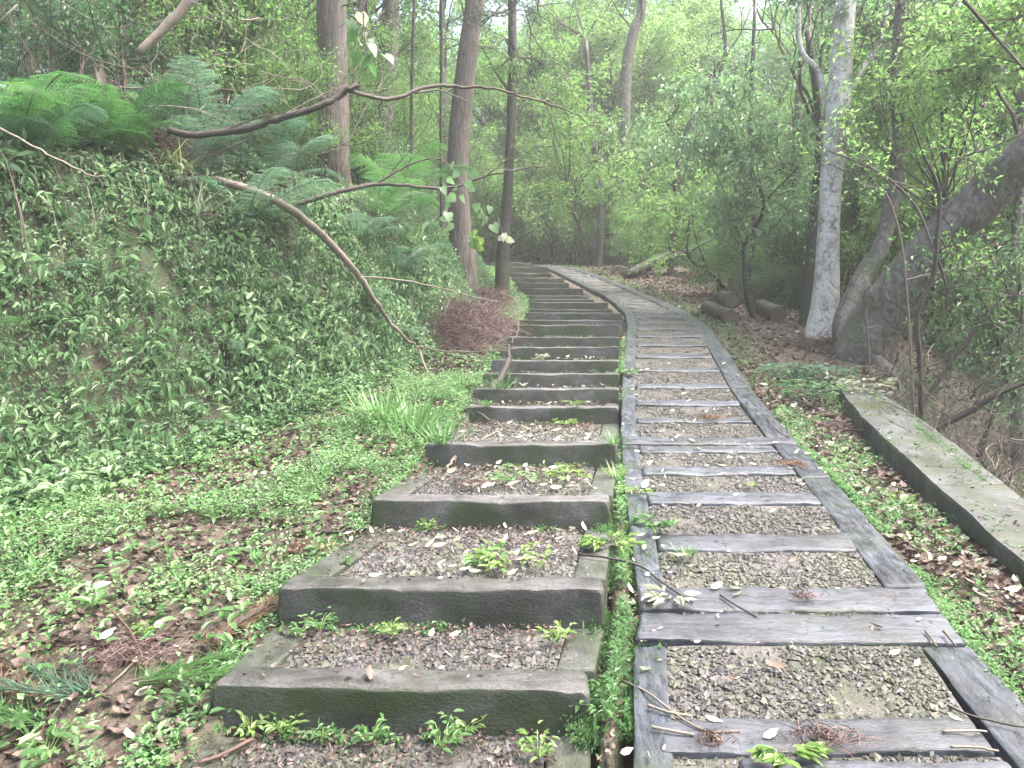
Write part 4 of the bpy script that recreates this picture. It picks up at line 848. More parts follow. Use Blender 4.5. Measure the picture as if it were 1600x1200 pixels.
stick('leaning_log', 'pale bare log leaning above the ferns at the upper left', [(L_([(215, 84), (255, 45), (300, 0), (345, -50)], 7.5, 7.8), [.035, .05, .062])], tint=.85, sides=12, cat='log')
stick('dead_stalk', 'straight straw-coloured stalk slanting over the left of the bank', [(L_([(-20, 190), (40, 222), (100, 255), (165, 284)], 4.9, 5.0), [.009, .005])], tint=1.0, cat='stalk')
stick('dead_stalk', 'short pale stalk crossing the top left corner', [(L_([(-10, 45), (28, 10)], 5.2, 5.2), [.008, .006])], tint=1.0, cat='stalk')
stick('curved_root', 'dark smooth curved root lying beside the lower steps', [(L_([(700, 640), (722, 638), (745, 628), (768, 610), (785, 585), (794, 562), (795, 540)], 7.3, 8.6), [.016, .042, .044, .034, .015])], tint=.08, cat='root', sides=10)
stick('broken_stick', 'crooked pale stick leaning against the fourth step', [(L_([(785, 670), (762, 682), (742, 692), (722, 697), (712, 712), (699, 732)], 6.6, 5.7), [.008, .012, .012, .01]), (L_([(727, 694), (722, 680)], 5.9, 5.95), [.008, .004]), (L_([(712, 712), (708, 728)], 5.75, 5.75), [.006, .004])], tint=.8, cat='stick')
stick('curved_twig', 'thin curved twig standing beside the brown needle heap', [(L_([(780, 458), (806, 470), (812, 490), (808, 520), (798, 535)], 10.5, 9.6), [.008, .005])], tint=.6, cat='twig')
# sticks on the ramp and verge
for (lab, pl, tn, rr) in [
  ('long thin dark twig across the gravel gap and second sleeper', [(905, 872), (950, 876), (1000, 890), (1035, 915), (1082, 948)], .15, .007),
  ('short dark twig on the double sleeper', [(1125, 935), (1150, 952), (1182, 968)], .15, .005),
  ('pale bent twig across the bottom left corner of the ramp', [(965, 1070), (1010, 1090), (1060, 1125), (1105, 1148), (1155, 1150)], .75, .005),
  ('straight pale stick upper of two on the left rail', [(1012, 1110), (1045, 1118), (1080, 1127)], 1, .006),
  ('straight pale stick lower of two on the left rail', [(1018, 1143), (1050, 1149), (1085, 1157)], 1, .006),
  ('straight pale stick upper of two on the right rail', [(1472, 1148), (1505, 1150), (1542, 1148)], 1, .005),
  ('straight pale stick lower of two on the right rail', [(1485, 1173), (1520, 1177), (1560, 1181)], 1, .005),
  ('dark twig lying across the right rail near the bottom corner', [(1480, 1112), (1520, 1125), (1600, 1142)], .2, .005),
  ('left of two short sticks on the right rail beside the big gravel panel', [(1446, 992), (1455, 1005), (1464, 1019)], .6, .006),
  ('right of two short sticks on the right rail beside the big gravel panel', [(1474, 992), (1484, 1006), (1494, 1019)], .4, .006),
  ('orange curved twig over the clover at the far left', [(-10, 942), (70, 934), (130, 946), (180, 975), (215, 1020), (240, 1090)], .7, .006),
  ('thin dark twig standing in the clover', [(300, 800), (270, 850), (235, 910), (205, 970)], .2, .004),
  ('pale twig on the litter near the bottom left', [(225, 1025), (190, 1060), (150, 1095)], .8, .006),
  ('dark stick beside the left end of the third step', [(500, 838), (540, 838), (575, 832)], .2, .014),
  ('thin red twig at the left end of the lowest steps', [(395, 1165), (350, 1185), (310, 1200)], .6, .008),
  ('curving twig along the right edge of the ramp', [(1195, 650), (1210, 675), (1232, 690), (1230, 660), (1250, 645)], .5, .007)]:
    P = []
    for n, (a, b) in enumerate(pl):
        h = hit(a, b); h[2] += rr+.006+(.03*math.sin(PI*n/(len(pl)-1)) if 'curv' in lab or 'standing' in lab else 0); P.append(h)
    stick('twig', lab, [(P, [rr, rr*.7])], m='red_root' if 'orange' in lab or 'red ' in lab else 'twig', tint=tn, cat='twig', sides=6, jit=.001)
# bare wiry stems by the wall
def sapling(label, paths, leafy=0, tint=.25, name='bare_sapling'):
    base = np.array(paths[0][0][0], float); gz = float(ground(base[0], base[1])); t = thing(name, label, 'sapling', tuple(base)); g = Geo(); tips = []
    p0 = paths[0][0][0]
    if p0[2]-gz < 1.6: tube(g, np.array([[p0[0], p0[1], min(gz, p0[2])-.05], p0])-base, [paths[0][1][0]*1.1, paths[0][1][0]], 6, tint)
    for pts, rad in paths:
        p = smooth_path(pts, 5); tube(g, p-base, rad, 6, tint, 0, .08)
        for q in range(4): i = random.randint(len(p)//3, len(p)-1); twiggy(g, p[i]-base, rnd_dirs(1)[0]*np.array([1, .6, 1])+np.array([0, 0, .2]), .45, .006, 1, .6, .1, nsub=3, sides=3, tint=tint, tips=tips if leafy else None, steps=5)
    g.obj('stem', [M['twig']], t)
    if leafy and tips:
        g = Geo(); leaf_tips(g, tips, leafy, .055, .42, 0, T4, .3, .6, .03); g.obj('leaves', [M['forest']], t)
    return t
sapling('dark wiry sapling forking in front of the leaning trunk', [(L_([(1440, 650), (1437, 560), (1433, 490), (1458, 430), (1463, 380), (1467, 300), (1442, 240), (1425, 190)], 7.2, 7.0), [.024, .022, .018, .008]), (L_([(1467, 300), (1500, 250), (1545, 232), (1600, 208)], 7.0, 6.8), [.013, .006]), (L_([(1460, 390), (1478, 450), (1478, 500)], 7.1, 7.2), [.012, .006]), (L_([(1463, 330), (1500, 280), (1540, 235)], 7, 6.9), [.008, .004])], 2, .15)
sapling('thin arching stem crossing the pale trunk and the leaning trunk', [(L_([(1455, 380), (1432, 325), (1400, 290), (1360, 262), (1285, 232)], 7.3, 7.6), [.012, .013, .011, .006]), (L_([(1400, 290), (1370, 300), (1340, 280), (1310, 262)], 7.4, 7.6), [.008, .004])], 2, .3)
sapling('pale crooked stem left of the dark wiry sapling', [(L_([(1430, 700), (1425, 600), (1418, 480), (1408, 380), (1388, 310), (1365, 285)], 7.6, 7.6), [.016, .014, .01, .006])], 0, .7)
sapling('thin grey stem in front of the leaning trunk base', [(L_([(1360, 640), (1358, 560), (1352, 480)], 8, 8), [.012, .008])], 0, .6)
sapling('low dark bough slanting over the end of the wall to the right', [(L_([(1470, 665), (1520, 640), (1560, 615), (1620, 590)], 7.0, 6.6), [.035, .028, .02]), (L_([(1520, 640), (1560, 560), (1600, 500)], 6.9, 6.9), [.012, .006])], 0, .2)
sapling('dark stem slanting up beyond the mossy wall', [(L_([(1435, 640), (1490, 560), (1545, 490), (1600, 420)], 7.8, 7.6), [.022, .018, .01])], 1, .25)
sapling('drooping thin branch in the top right corner', [(L_([(1505, 0), (1545, 45), (1575, 80), (1620, 130)], 6.5, 6.4), [.016, .012, .008])], 2, .2)
# tangle of brown twigs beyond the wall
g = Geo()
for i in range(330):
    y = random.uniform(4.2, 8.8); x = np.interp(y, WY, WO)+random.uniform(.12, 1.9); b = np.array([x, y, float(ground(x, y))])
    twiggy(g, b, (random.uniform(-.8, .8), random.uniform(-.8, .4), random.uniform(.3, 1)), random.uniform(.4, 1.0), random.uniform(.003, .008), 1, .5, 0, nsub=4, sides=3, tint=random.uniform(.3, .9), steps=6, wander=.25)
tag(g.obj('dead_brushwood', [M['twig']]), 'tangle of brown dead twigs on the drop behind the wall', 'brushwood', kind='stuff')
# thin bare undergrowth twigs through the hillside and slope
g = Geo()
for i in range(360):
    s = random.random()
    if s < .6: y = random.uniform(6.5, 18); x = foot(y)-1.0-random.uniform(0, 5)
    else: y = random.uniform(9.5, 20); x = np.interp(y, SY, SX)+random.uniform(-.8, 5)
    if s >= .6 and x-xr(y) < 1: continue
    twiggy(g, (x, y, float(ground(x, y))), (random.uniform(-.6, .6), random.uniform(-.4, .4), 1), random.uniform(.8, 2.6), random.uniform(.005, .014), 1, .5, 0, nsub=4, sides=3, tint=random.uniform(.2, .85), steps=7, wander=.16)
tag(g.obj('bare_undergrowth', [M['twig']]), 'thin bare undergrowth stems among the ferns and shrubs', 'undergrowth', kind='stuff')
g = Geo()
for q in range(90):
    px_, py_ = random.uniform(60, 420), random.uniform(20, 250); p = V(px_, py_, random.uniform(6.6, 8.5)); p[2] = max(p[2], float(ground(p[0], p[1])))
    twiggy(g, p, (random.uniform(-1, 1), random.uniform(-.3, .3), random.uniform(-1, .6)), random.uniform(.4, 1.1), random.uniform(.003, .007), 1, .5, -.1, nsub=3, sides=4, tint=random.uniform(.35, 1), steps=6, wander=.25)
tag(g.obj('twig_tangle', [M['twig']]), 'tangle of pale dead twigs hanging over the ferns at the top of the bank', 'brushwood', kind='stuff')
# roots and torn wood at the top of the bank
def heap(name, label, px, py, d, rx, ry, h, n, m, L=.25, cat='brush heap', rz=0, r=.0035, ground_z=True, tm=.5):
    c = hit(px, py) if d is None else V(px, py, d)
    if ground_z: c[2] = float(ground(c[0], c[1]))
    g = Geo()
    nu, nv = 20, 7   # the heap's body
    vs = [(0, 0, h*.75)]
    for i in range(1, nv+1):
        for j in range(nu):
            a = j*2*PI/nu; t = i/nv; q = 1+.18*nz(math.cos(a)*2, math.sin(a)*2, 0, 3)
            xx, yy = rx*t*math.cos(a)*q, ry*t*math.sin(a)*q; vs.append((xx, yy, float(ground(c[0]+xx, c[1]+yy))-c[2]+h*(.75+.25*float(nz(xx*7, yy*7)))*(1-t**2)*.85+.02*float(nz(a*3, t*5))-.03*t))
    f4 = [[1+(i-1)*nu+j, 1+i*nu+j, 1+i*nu+(j+1) % nu, 1+(i-1)*nu+(j+1) % nu] for i in range(1, nv) for j in range(nu)]
    f3 = [[0, 1+j, 1+(j+1) % nu] for j in range(nu)]
    g.add(vs, [np.array(f4), np.array(f3)], .15, 0)
    a = rng.uniform(0, 2*PI, n); t = np.sqrt(rng.uniform(0, 1, n))*1.05; X = rx*t*np.cos(a); Y = ry*t*np.sin(a); Z = ground(c[0]+X, c[1]+Y)-c[2]+h*.78*np.maximum(1-t**2, 0)+rng.uniform(0, .03, n)
    for i in range(n):
        dr = unit(rng.normal(size=3)*np.array([1, 1, .35])); p = np.array([X[i], Y[i], Z[i]]); l = L*rng.uniform(.4, 1.2)
        b = p+dr*l*.5+np.array([0, 0, rng.uniform(0, .04)]); e = p+dr*l+rng.normal(0, l*.15, 3)-np.array([0, 0, .01])
        tube(g, [p, b, e], [r, r*.5], 3, float(np.clip(rng.normal(tm, .25), 0, 1)), 0, cap=False)
    o = g.obj(name, [M[m]], None, False, tuple(c)); return tag(o, label, cat)
heap('needle_heap', 'large heap of brown dead cedar needles beside the middle steps', 735, 530, None, .52, 1.05, .5, 3000, 'needle', .42)
heap('needle_heap', 'smaller brown needle heap farther up against the bank', 766, 482, None, .34, .8, .36, 1100, 'needle', .3)
heap('root_mass', 'tangle of reddish roots and needles at the base of the pale trunk', 1305, 548, None, .4, .22, .12, 420, 'red_root', .3)
heap('root_mass', 'hanging purple-brown root mass at the bank top beside the dark branch', 255, 215, 7.0, .3, .3, .45, 500, 'needle', .3)
heap('needle_heap', 'reddish mat of dead twigs on the bank top at the far left', 105, 215, 6.3, .35, .2, .05, 220, 'needle', .3, tm=.6)
for (lab, px, py, rx, n, m) in [('orange tuft of dead needles on the clover edge by the third step', 490, 862, .14, 160, 'orange'), ('brown needle tuft on the gravel of the third step', 740, 760, .12, 130, 'needle'), ('reddish needle tuft on the bottom sleeper of the ramp', 1290, 1160, .1, 110, 'red_root'), ('small red needle sprig on the double sleeper', 1262, 937, .07, 50, 'red_root'),
   ('small reddish needle patch on the ramp near the middle', 1110, 655, .13, 110, 'orange'), ('red-brown needle tuft near the bottom left twig of the ramp', 1110, 1165, .06, 50, 'red_root'), ('brown needle tuft at the ramp edge by the second single sleeper', 1235, 728, .11, 110, 'orange'), ('brown bracken clump right of the ramp before the leafy bough', 1280, 665, .2, 260, 'needle'), ('brown needle tuft on the litter by the wall', 1490, 830, .13, 120, 'orange'), ('brown twig cluster lower left among the litter', 200, 1020, .22, 220, 'needle')]:
    c = hit(px, py); g = Geo()
    for i in range(n):
        p = np.array([rng.normal(0, rx*.5), rng.normal(0, rx*.4), rng.uniform(.004, .02)]); a = rng.uniform(0, 2*PI); l = rx*rng.uniform(.3, .9)
        tube(g, [p, p+np.array([math.cos(a)*l*.5, math.sin(a)*l*.5, rng.uniform(.0, .03)]), p+np.array([math.cos(a)*l, math.sin(a)*l, rng.uniform(-.003, .02)])], [.0022, .001], 3, float(rng.uniform(.2, 1)), cap=False)
    tag(g.obj('needle_tuft', [M[m]], None, False, tuple(c)), lab, 'needle tuft')
# torn orange stump
sp = V(160, 112, 7.6); sp[2] = float(ground(sp[0], sp[1])); su = thing('torn_stump', 'orange-brown torn stump behind the bright ferns', 'stump', tuple(sp)); su.scale = (.9, .9, .75)
g = Geo(); n = 18; vs = []
for i in range(9):
    for j in range(n):
        a = j*2*PI/n; r = .24-.012*i+.03*math.sin(a*5+i*.2); top = .75+.25*math.sin(a*3+1)+.18*math.sin(a*7)
        vs.append((r*math.cos(a), r*math.sin(a), -.2+(top+.2)*i/8))
i, j = np.meshgrid(np.arange(8), np.arange(n), indexing='ij'); i = i.ravel(); j = j.ravel(); k = (j+1) % n
g.add(vs, [np.stack([i*n+j, i*n+k, (i+1)*n+k, (i+1)*n+j], 1), np.array([[8*n+q for q in range(n)]])]); g.obj('stump_body', M['cedar'], su)
g = Geo()
for q in range(60):
    a = random.uniform(0, 6.28); h = .7+.25*math.sin(a*3+1); w_ = random.uniform(-.12, .12)
    tube(g, [(.21*math.cos(a), .21*math.sin(a), h-.35), (.23*math.cos(a), .23*math.sin(a), h), (.2*math.cos(a+w_), .2*math.sin(a+w_), h+random.uniform(.05, .3))], [.018, .012, .002], 4, random.random())
g.obj('splinters', [M['orange']], su)

# ------------------------------------------------------------------ logs
def log(label, p0, p1, r, m='dark_bark'):
    p0 = np.array(p0, float); p1 = np.array(p1, float); t = thing('cut_log', label, 'log', tuple((p0+p1)/2)); c = (p0+p1)/2
    g = Geo(); tube(g, np.linspace(p0, p1, 10)-c, [r*1.03, r, r*.97], 16, .5, 0, .08, cap=False, seed=int(r*100)); g.obj('bark', M[m], t, True)
    for e, s in ((p0, -1), (p1, 1)):
        dr = unit(p1-p0)*s; g = Geo(); tube(g, [e-c-dr*.01, e-c+dr*.004], [r*.95, r*.93], 16, .5, 0, .05); g.obj('cut_end', M['cut'], t)
L1 = V(1135, 503, 12); b = float(ground(L1[0], L1[1]))
def zg(x, y): return float(ground(x, y))
a_, c_ = V(1142, 500, 11.6), V(1105, 490, 12.9); log('lower brown log of the stack at the ramp edge', (a_[0], a_[1], zg(a_[0], a_[1])+.09), (c_[0], c_[1], zg(c_[0], c_[1])+.09), .115)
a_, c_ = V(1144, 480, 12.0), V(1130, 470, 12.5); log('short dark log lying on top of the lower log', (a_[0], a_[1], zg(a_[0], a_[1])+.30), (c_[0], c_[1], zg(c_[0], c_[1])+.31), .12)
a_, c_ = V(1216, 500, 11.9), V(1190, 492, 12.9); log('single round log lying between the stack and the pale trunk', (a_[0], a_[1], zg(a_[0], a_[1])+.11), (c_[0], c_[1], zg(c_[0], c_[1])+.1), .125)
p0 = V(978, 432, 18.5); p1 = V(1048, 402, 19); g = thing('fallen_log', 'dark mossy fallen trunk sloping up beyond the bend of the ramp', 'log', tuple(p0))
gg = Geo(); tube(gg, smooth_path([p0-p0, (p1-p0)*.5+np.array([0, 0, .04]), p1-p0]), [.13, .14, .15], 12, .5, 0, .1); gg.obj('trunk', M['dark_bark'], g, True)
gg = Geo(); tube(gg, smooth_path([p1-p0, V(1075, 392, 19.2)-p0, V(1110, 375, 19.5)-p0]), [.07, .03], 8, .5, 0, .1); gg.obj('limb', M['dark_bark'], g, True)

# ------------------------------------------------------------------ small plants, tufts, sprigs, leaves
def seedling(px, py, s, label, m='lime', n=7, L=.05, T=T6, at=None, ratio=.45, hgt=.07):
    c = hit(px, py) if at is None else at; t = thing('seedling', label, 'plant', tuple(c)); g = Geo(); g2 = Geo(); P, D = [], []
    for i in range(n):
        a = i*2.4+random.random(); d = np.array([math.cos(a), math.sin(a), .3]); tip = d*s*random.uniform(.25, .6)+np.array([0, 0, hgt*s/.1*random.uniform(.5, 1)*.6])
        tube(g, [(0, 0, 0), tip*.5+np.array([0, 0, .012]), tip], [.002, .0012], 3, .6, cap=False)
        for q in range(5): P.append(tip*(1-.13*q)+rng.normal(0, .006, 3)); D.append(unit(d*.6+rng.normal(0, .6, 3)*np.array([1, 1, .4])))
    P = np.array(P); n_ = len(P); leaves(g2, P, np.array(D), unit(rnd_dirs(n_)*.4+np.array([0, 0, 1])), L*rng.uniform(.6, 1.2, n_), L*ratio*rng.uniform(.8, 1.1, n_), np.clip(rng.normal(.45, .2, n_), 0, 1), 0, T)
    g.obj('stems', [M['lime']], t); g2.obj('leaves', [M[m]], t); return t
for a in [(392, 1150, .13, 'bright lobed seedling at the left foot of the lowest full step', 'lime'), (440, 1148, .11, 'second bright seedling right of the lobed one at the lowest full step', 'lime'), (505, 1160, .07, 'tiny seedling between the bright seedlings and the leafy patch', 'clover'),
          (580, 1165, .12, 'low spreading weed in front of the lowest full step left of centre', 'clover'), (690, 1172, .15, 'leafy weed patch in front of the lowest full step at centre', 'clover'), (725, 1150, .12, 'taller weed leaning on the lowest full step', 'lime'), (840, 1185, .14, 'yellow-green ferny weed at the bottom right of the steps', 'lime'),
          (500, 985, .12, 'bright leaf cluster at the left foot of the second step', 'clover'), (870, 1005, .12, 'bright leaf cluster at the right foot of the second step', 'lime'), (610, 995, .1, 'small ferny weed at the foot of the second step', 'lime'),
          (540, 880, .03, 'tiny moss weed on the second step', 'clover'), (668, 828, .10, 'narrow pointed seedling in front of the third step', 'lime'), (470, 995, .08, 'small round-leaved weed at the second step corner', 'clover'),
          (790, 733, .06, 'tiny clover plant at the foot of the fourth step', 'clover'), (880, 742, .14, 'leafy weed at the right foot of the fourth step', 'lime'), (690, 725, .14, 'fern seedling at the left end of the fourth step', 'creeper'), (848, 580, .14, 'single broad-leaved seedling in front of a middle riser', 'pale'),
          (760, 655, .1, 'weed left of the fifth step', 'clover'), (900, 655, .1, 'weed at the right foot of the fifth step', 'lime'), (935, 1130, .16, 'broad-leaved weed at the right end of the lowest full step', 'clover'), (940, 1095, .1, 'small weed on the green strip by the lowest full step', 'clover'), (1430, 745, .15, 'leafy green weed against the low wall', 'clover'), (1345, 735, .14, 'green weed in the litter between ramp and wall', 'clover'), (1410, 790, .15, 'pale green weed in the litter midway to the wall', 'lime'),
          (120, 965, .2, 'leafy plant at the lower edge of the clover at far left', 'clover'), (230, 995, .1, 'yellow-green star-leaved plant below the clover', 'lime'), (640, 620, .16, 'small leafy plant at the top of the strap-leaved grass', 'lime'), (70, 1190, .25, 'round-leaved bright plant at the bottom left corner', 'clover')]:
    seedling(a[0], a[1], a[2], a[3], a[4], L=.02+.12*a[2], n=9)
def grass_tuft(px, py, n, L, W, label, m='clover', spread=.1, tm=.5, cat='grass tuft'):
    c = hit(px, py); g = Geo(); a = rng.uniform(0, 2*PI, n); rad = np.abs(rng.normal(0, spread*.5, n)); P = np.stack([np.cos(a)*rad, np.sin(a)*rad, np.zeros(n)], 1)
    D = unit(np.stack([np.cos(a), np.sin(a), rng.uniform(.5, 1.8, n)], 1)); s = L*rng.uniform(.6, 1.2, n)
    N = unit(np.stack([-np.cos(a), -np.sin(a), np.full(n, .7)], 1)); leaves(g, P, D, -N*1, s, W*np.ones(n), np.clip(rng.normal(tm, .2, n), 0, 1), 0, TBLADE)
    return tag(g.obj('grass_tuft', [M[m]], None, False, tuple(c)), label, cat)
grass_tuft(645, 675, 150, .36, .022, 'largest bright strap-leaved grass clump left of the fourth step', spread=.3)
grass_tuft(600, 660, 90, .34, .02, 'grass clump left of the largest strap-leaved clump', spread=.25)
grass_tuft(690, 690, 50, .2, .015, 'low grass clump against the left end of the fourth step', spread=.25)
grass_tuft(785, 625, 70, .2, .008, 'fine dark grass clump at the left end of the sixth step', m='creeper', spread=.16)
grass_tuft(715, 605, 40, .18, .012, 'grass clump under the needle heap', spread=.15)
grass_tuft(470, 745, 60, .15, .006, 'fine grass clump in the clover left of the third step', m='creeper', spread=.15)
grass_tuft(960, 715, 60, .12, .006, 'fine grass at the gap beside the fourth step', spread=.1)
grass_tuft(965, 745, 50, .12, .006, 'fine grass at the gap beside the third step', m='lime', spread=.08)
grass_tuft(1175, 760, 25, .05, .004, 'tiny grass on the third gravel panel', m='lime', spread=.08)
grass_tuft(1075, 868, 50, .07, .004, 'small grass patch on the gravel by the white leaf', m='clover', spread=.1)
for (px, py, d, lab) in [(265, 265, 6.9, 'yellow-green long grass tuft hanging from the bank crest'), (310, 280, 7.0, 'dry straw grass tuft on the bank crest beside the arching branch')]:
    p = V(px, py, d); p[2] = float(ground(p[0], p[1])); g = Geo(); n = 80; a = rng.uniform(0, 2*PI, n)
    D = unit(np.stack([np.cos(a), np.sin(a), rng.uniform(0, 1.3, n)], 1)); leaves(g, rng.normal(0, .05, (n, 3)), D, np.stack([np.cos(a), np.sin(a), np.full(n, -.7)], 1), rng.uniform(.2, .45, n), np.full(n, .01), rng.uniform(.2, 1, n), 0, TBLADE)
    tag(g.obj('grass_tuft', [M['lime' if 'yellow' in lab else 'pale']], None, False, tuple(p)), lab, 'grass tuft')
def sprig(px, py, s, n, label, m='lime', L=.09, W=.3, at=None, flat=.5, name='leafy_sprig', rise=.03, ln=1.0):
    """a torn-off leafy twig lying down"""
    L = L*.75; n = int(n*2.4)
    c = hit(px, py) if at is None else at; t = thing(name, label, 'sprig', tuple(c+np.array([0, 0, .01])), random.uniform(0, 6)); g = Geo(); g2 = Geo(); P, D = [], []
    for b in range(max(2, n//7)):
        a = random.uniform(0, 6.28); dr = np.array([math.cos(a), math.sin(a), .05]); p = [np.zeros(3), dr*s*.5+np.array([0, 0, rise*random.random()]), dr*s+np.array([0, 0, rise*random.random()])]
        tube(g, p, [.003, .0015], 4, .5, cap=False)
        for q in range(7): u = random.uniform(.25, 1); P.append(dr*s*u+np.array([0, 0, rise*random.random()+.004])); e = a+random.choice([-1, 1])*random.uniform(.3, 1.0); D.append(np.array([math.cos(e), math.sin(e), random.uniform(-.1, .35)]))
    P = np.array(P); k = len(P); leaves(g2, P, np.array(D), unit(rnd_dirs(k)*flat+np.array([0, 0, 1])), L*rng.uniform(.6, 1.2, k), L*W*rng.uniform(.8, 1.2, k), np.clip(rng.normal(.55, .25, k), 0, 1), 0, T6)
    g.obj('twig_stem', [M['twig']], t); g2.obj('leaves', [M[m]], t); return t
for a in [(955, 855, .14, 35, 'pale yellow-green sprig fallen over the gap right of the second step', 'lime', .10), (1020, 825, .12, 28, 'green sprig on the left rail of the ramp', 'clover', .08), (1225, 1188, .10, 21, 'fresh lime-green sprig on the bottom sleeper of the ramp', 'lime', .10),
          (800, 880, .22, 49, 'scatter of narrow green leaves on the second step gravel', 'lime', .08), (740, 878, .16, 28, 'narrow olive sprig left in the second step gravel', 'clover', .08), (890, 750, .14, 28, 'pale leaf sprig at right of the third step gravel', 'lime', .09), (810, 752, .18, 35, 'sprig scatter on the third step gravel', 'clover', .07),
          (745, 745, .12, 14, 'brownish sprig at left of the third step gravel', 'litter', .07), (1045, 940, .1, 14, 'three large pale leaves at the left end of the double sleeper', 'pale', .09), (880, 665, .12, 21, 'pale sprig on the fourth step by the ramp', 'lime', .08), (985, 585, .14, 28, 'green sprig on the ramp rail beside the middle steps', 'clover', .09), (995, 775, .09, 14, 'yellowing sprig across the left rail', 'lime', .08)]:
    sprig(*a[:4], a[4], a[5], a[6])
for (dx, dy, lab) in [(1240, 600, 'far part of the fallen leafy bough beside the ramp'), (1290, 605, 'middle of the fallen leafy bough between ramp and wall'), (1345, 625, 'pale leafy end of the fallen bough lying on the wall'), (1270, 630, 'near side of the fallen leafy bough on the litter')]:
    p = hit(dx, dy); p[2] += .03; sprig(dx, dy, .30, 77, lab, 'glossy' if 'near' in lab else 'pale' if 'pale' in lab else 'fern_blue', .11, .32, at=p, flat=.6, name='fallen_leafy_bough', rise=.16)
# green conifer sprays fallen at the lower left, dead spiky conifer twig by the step
for (px, py, m, lab, ang) in [(150, 1105, 'fern_blue', 'green conifer spray lying at the lower left', 2.6), (90, 1150, 'fern', 'lower green conifer spray in the bottom left corner', 2.9), (60, 1115, 'orange', 'brown tipped conifer spray between the green ones', 2.3), (190, 1085, 'fern', 'right end green conifer spray near the litter', .4)]:
    c = hit(px, py); g = Geo(); g2 = Geo(); P, D = [], []
    for b in range(7):
        a = ang+random.uniform(-.5, .5); dr = np.array([math.cos(a), math.sin(a), .1]); tube(g, [(0, 0, .01), dr*.2, dr*.38], [.003, .001], 3, .4, cap=False)
        for q in range(60): u = random.uniform(.1, 1); P.append(dr*.38*u); D.append(unit(dr+rng.normal(0, .45, 3)*np.array([1, 1, .5])+np.array([0, 0, .1])))
    t = thing('conifer_spray', lab, 'spray', tuple(c+np.array([0, 0, .03]))); P = np.array(P); leaves(g2, P, np.array(D), unit(rnd_dirs(len(P))+np.array([0, 0, 1])), rng.uniform(.06, .11, len(P)), np.full(len(P), .004), rng.uniform(.2, 1, len(P)), 0, T4)
    g.obj('stem', [M['twig']], t); g2.obj('needles', [M[m]], t)
p0, p1 = hit(318, 1032), hit(425, 965); p0[2] += .04; p1[2] += .06; t = thing('dead_conifer_twig', 'thick spiky dead conifer twig leaning on the left end of the lowest steps', 'twig', tuple(p0)); g = Geo(); tube(g, [p0-p0, (p1-p0)*.5+np.array([0, 0, .02]), p1-p0], [.018, .014], 7, .4); g.obj('stem', [M['twig']], t)
g = Geo(); n = 900; u = rng.uniform(0, 1, (n, 1)); d = unit(p1-p0); r = rnd_dirs(n); leaves(g, (p1-p0)*u+r*.012, unit(r+d*.8), rnd_dirs(n), rng.uniform(.03, .055, n), np.full(n, .004), rng.uniform(.2, 1, n), 0, T4); g.obj('dead_needles', [M['orange']], t)

# heart-leaved vine hanging before the bank crest
def heart(P, D, s, label, m='lime', stem=None, name='vine', cat='vine', tm=.5):
    base = np.array(P[0]); t = thing(name, label, cat, tuple(base)); 
    if stem is not None: g = Geo(); tube(g, smooth_path(stem)-base, [.006, .003], 5, .6); g.obj('stem', [M['twig']], t)
    me = Geo(); leaves(me, [[0, 0, 0]], [[0, 0, -1]], [[0, -1, .25]], 1.0, .9, tm, 0, THEART); me = me.mesh('leaf', [M[m]], True)
    for p, sc_ in zip(P, s): 
        o = link('leaf', me, t, tuple(np.array(p)-base)); o.scale = (sc_*.85,)*3; o.rotation_euler = (random.uniform(-1.0, .9), random.uniform(-1.2, 1.2), random.uniform(-1.2, 1.2))
hp = [(705, 262), (715, 275), (700, 285), (728, 290), (740, 300), (690, 300), (712, 300), (722, 312), (745, 325), (750, 340), (700, 340), (690, 345), (680, 345), (758, 345), (765, 330), (770, 358), (700, 312), (735, 275), (698, 325), (672, 355), (705, 355), (743, 378)]
heart([V(a, b, 7.9+random.uniform(-.15, .15)) for a, b in hp], [random.uniform(.09, .15) for _ in hp], 0, 'x') if False else None
heart([V(a, b-8, 7.9+random.uniform(-.15, .15)) for a, b in hp], None, [random.uniform(.09, .15) for _ in hp], 'heart-leaved vine hanging in front of the split-barked cedar', 'vine', [V(690, 248, 7.9), V(712, 270, 7.9), V(735, 305, 7.9), V(760, 350, 7.9), V(745, 385, 7.9)], tm=.35)
hp = [(738, 368), (750, 378), (735, 384), (744, 392)]; heart([V(a, b-8, 7.8) for a, b in hp], None, [.15, .13, .14, .1], 'yellow-green leaf tuft at the lower end of the hanging vine', 'lime', [V(738, 360, 7.8), V(744, 392, 7.8)], tm=.4)
hp = [(787, 372), (792, 380), (785, 378)]; heart([V(a, b-8, 7.7) for a, b in hp], None, [.1, .1, .07], 'small pale heart leaves hanging right of the vine', 'pale', [V(778, 340, 7.7), V(788, 375, 7.7)])
hp = [(564, 28), (561, 70), (577, 78), (570, 60), (580, 70)]; heart([V(a, b-10, 6.0) for a, b in hp], None, [.13, .08, .12, .05, .06], 'bright pale leaves hanging before the thick cedar', 'pale', [V(570, -20, 6.0), V(568, 30, 6.0), V(572, 75, 6.0), V(580, 100, 6.0)], tm=.7)
hp = [(545, 40), (553, 55), (575, 95), (590, 85), (600, 95), (555, 90), (583, 110)]; heart([V(a, b-10, 6.3) for a, b in hp], None, [.16, .14, .16, .12, .14, .12, .12], 'darker broad leaves hanging behind the bright pale ones', 'fern', [V(570, -20, 6.3), V(560, 30, 6.3), V(575, 75, 6.3), V(590, 110, 6.3)], tm=.4)

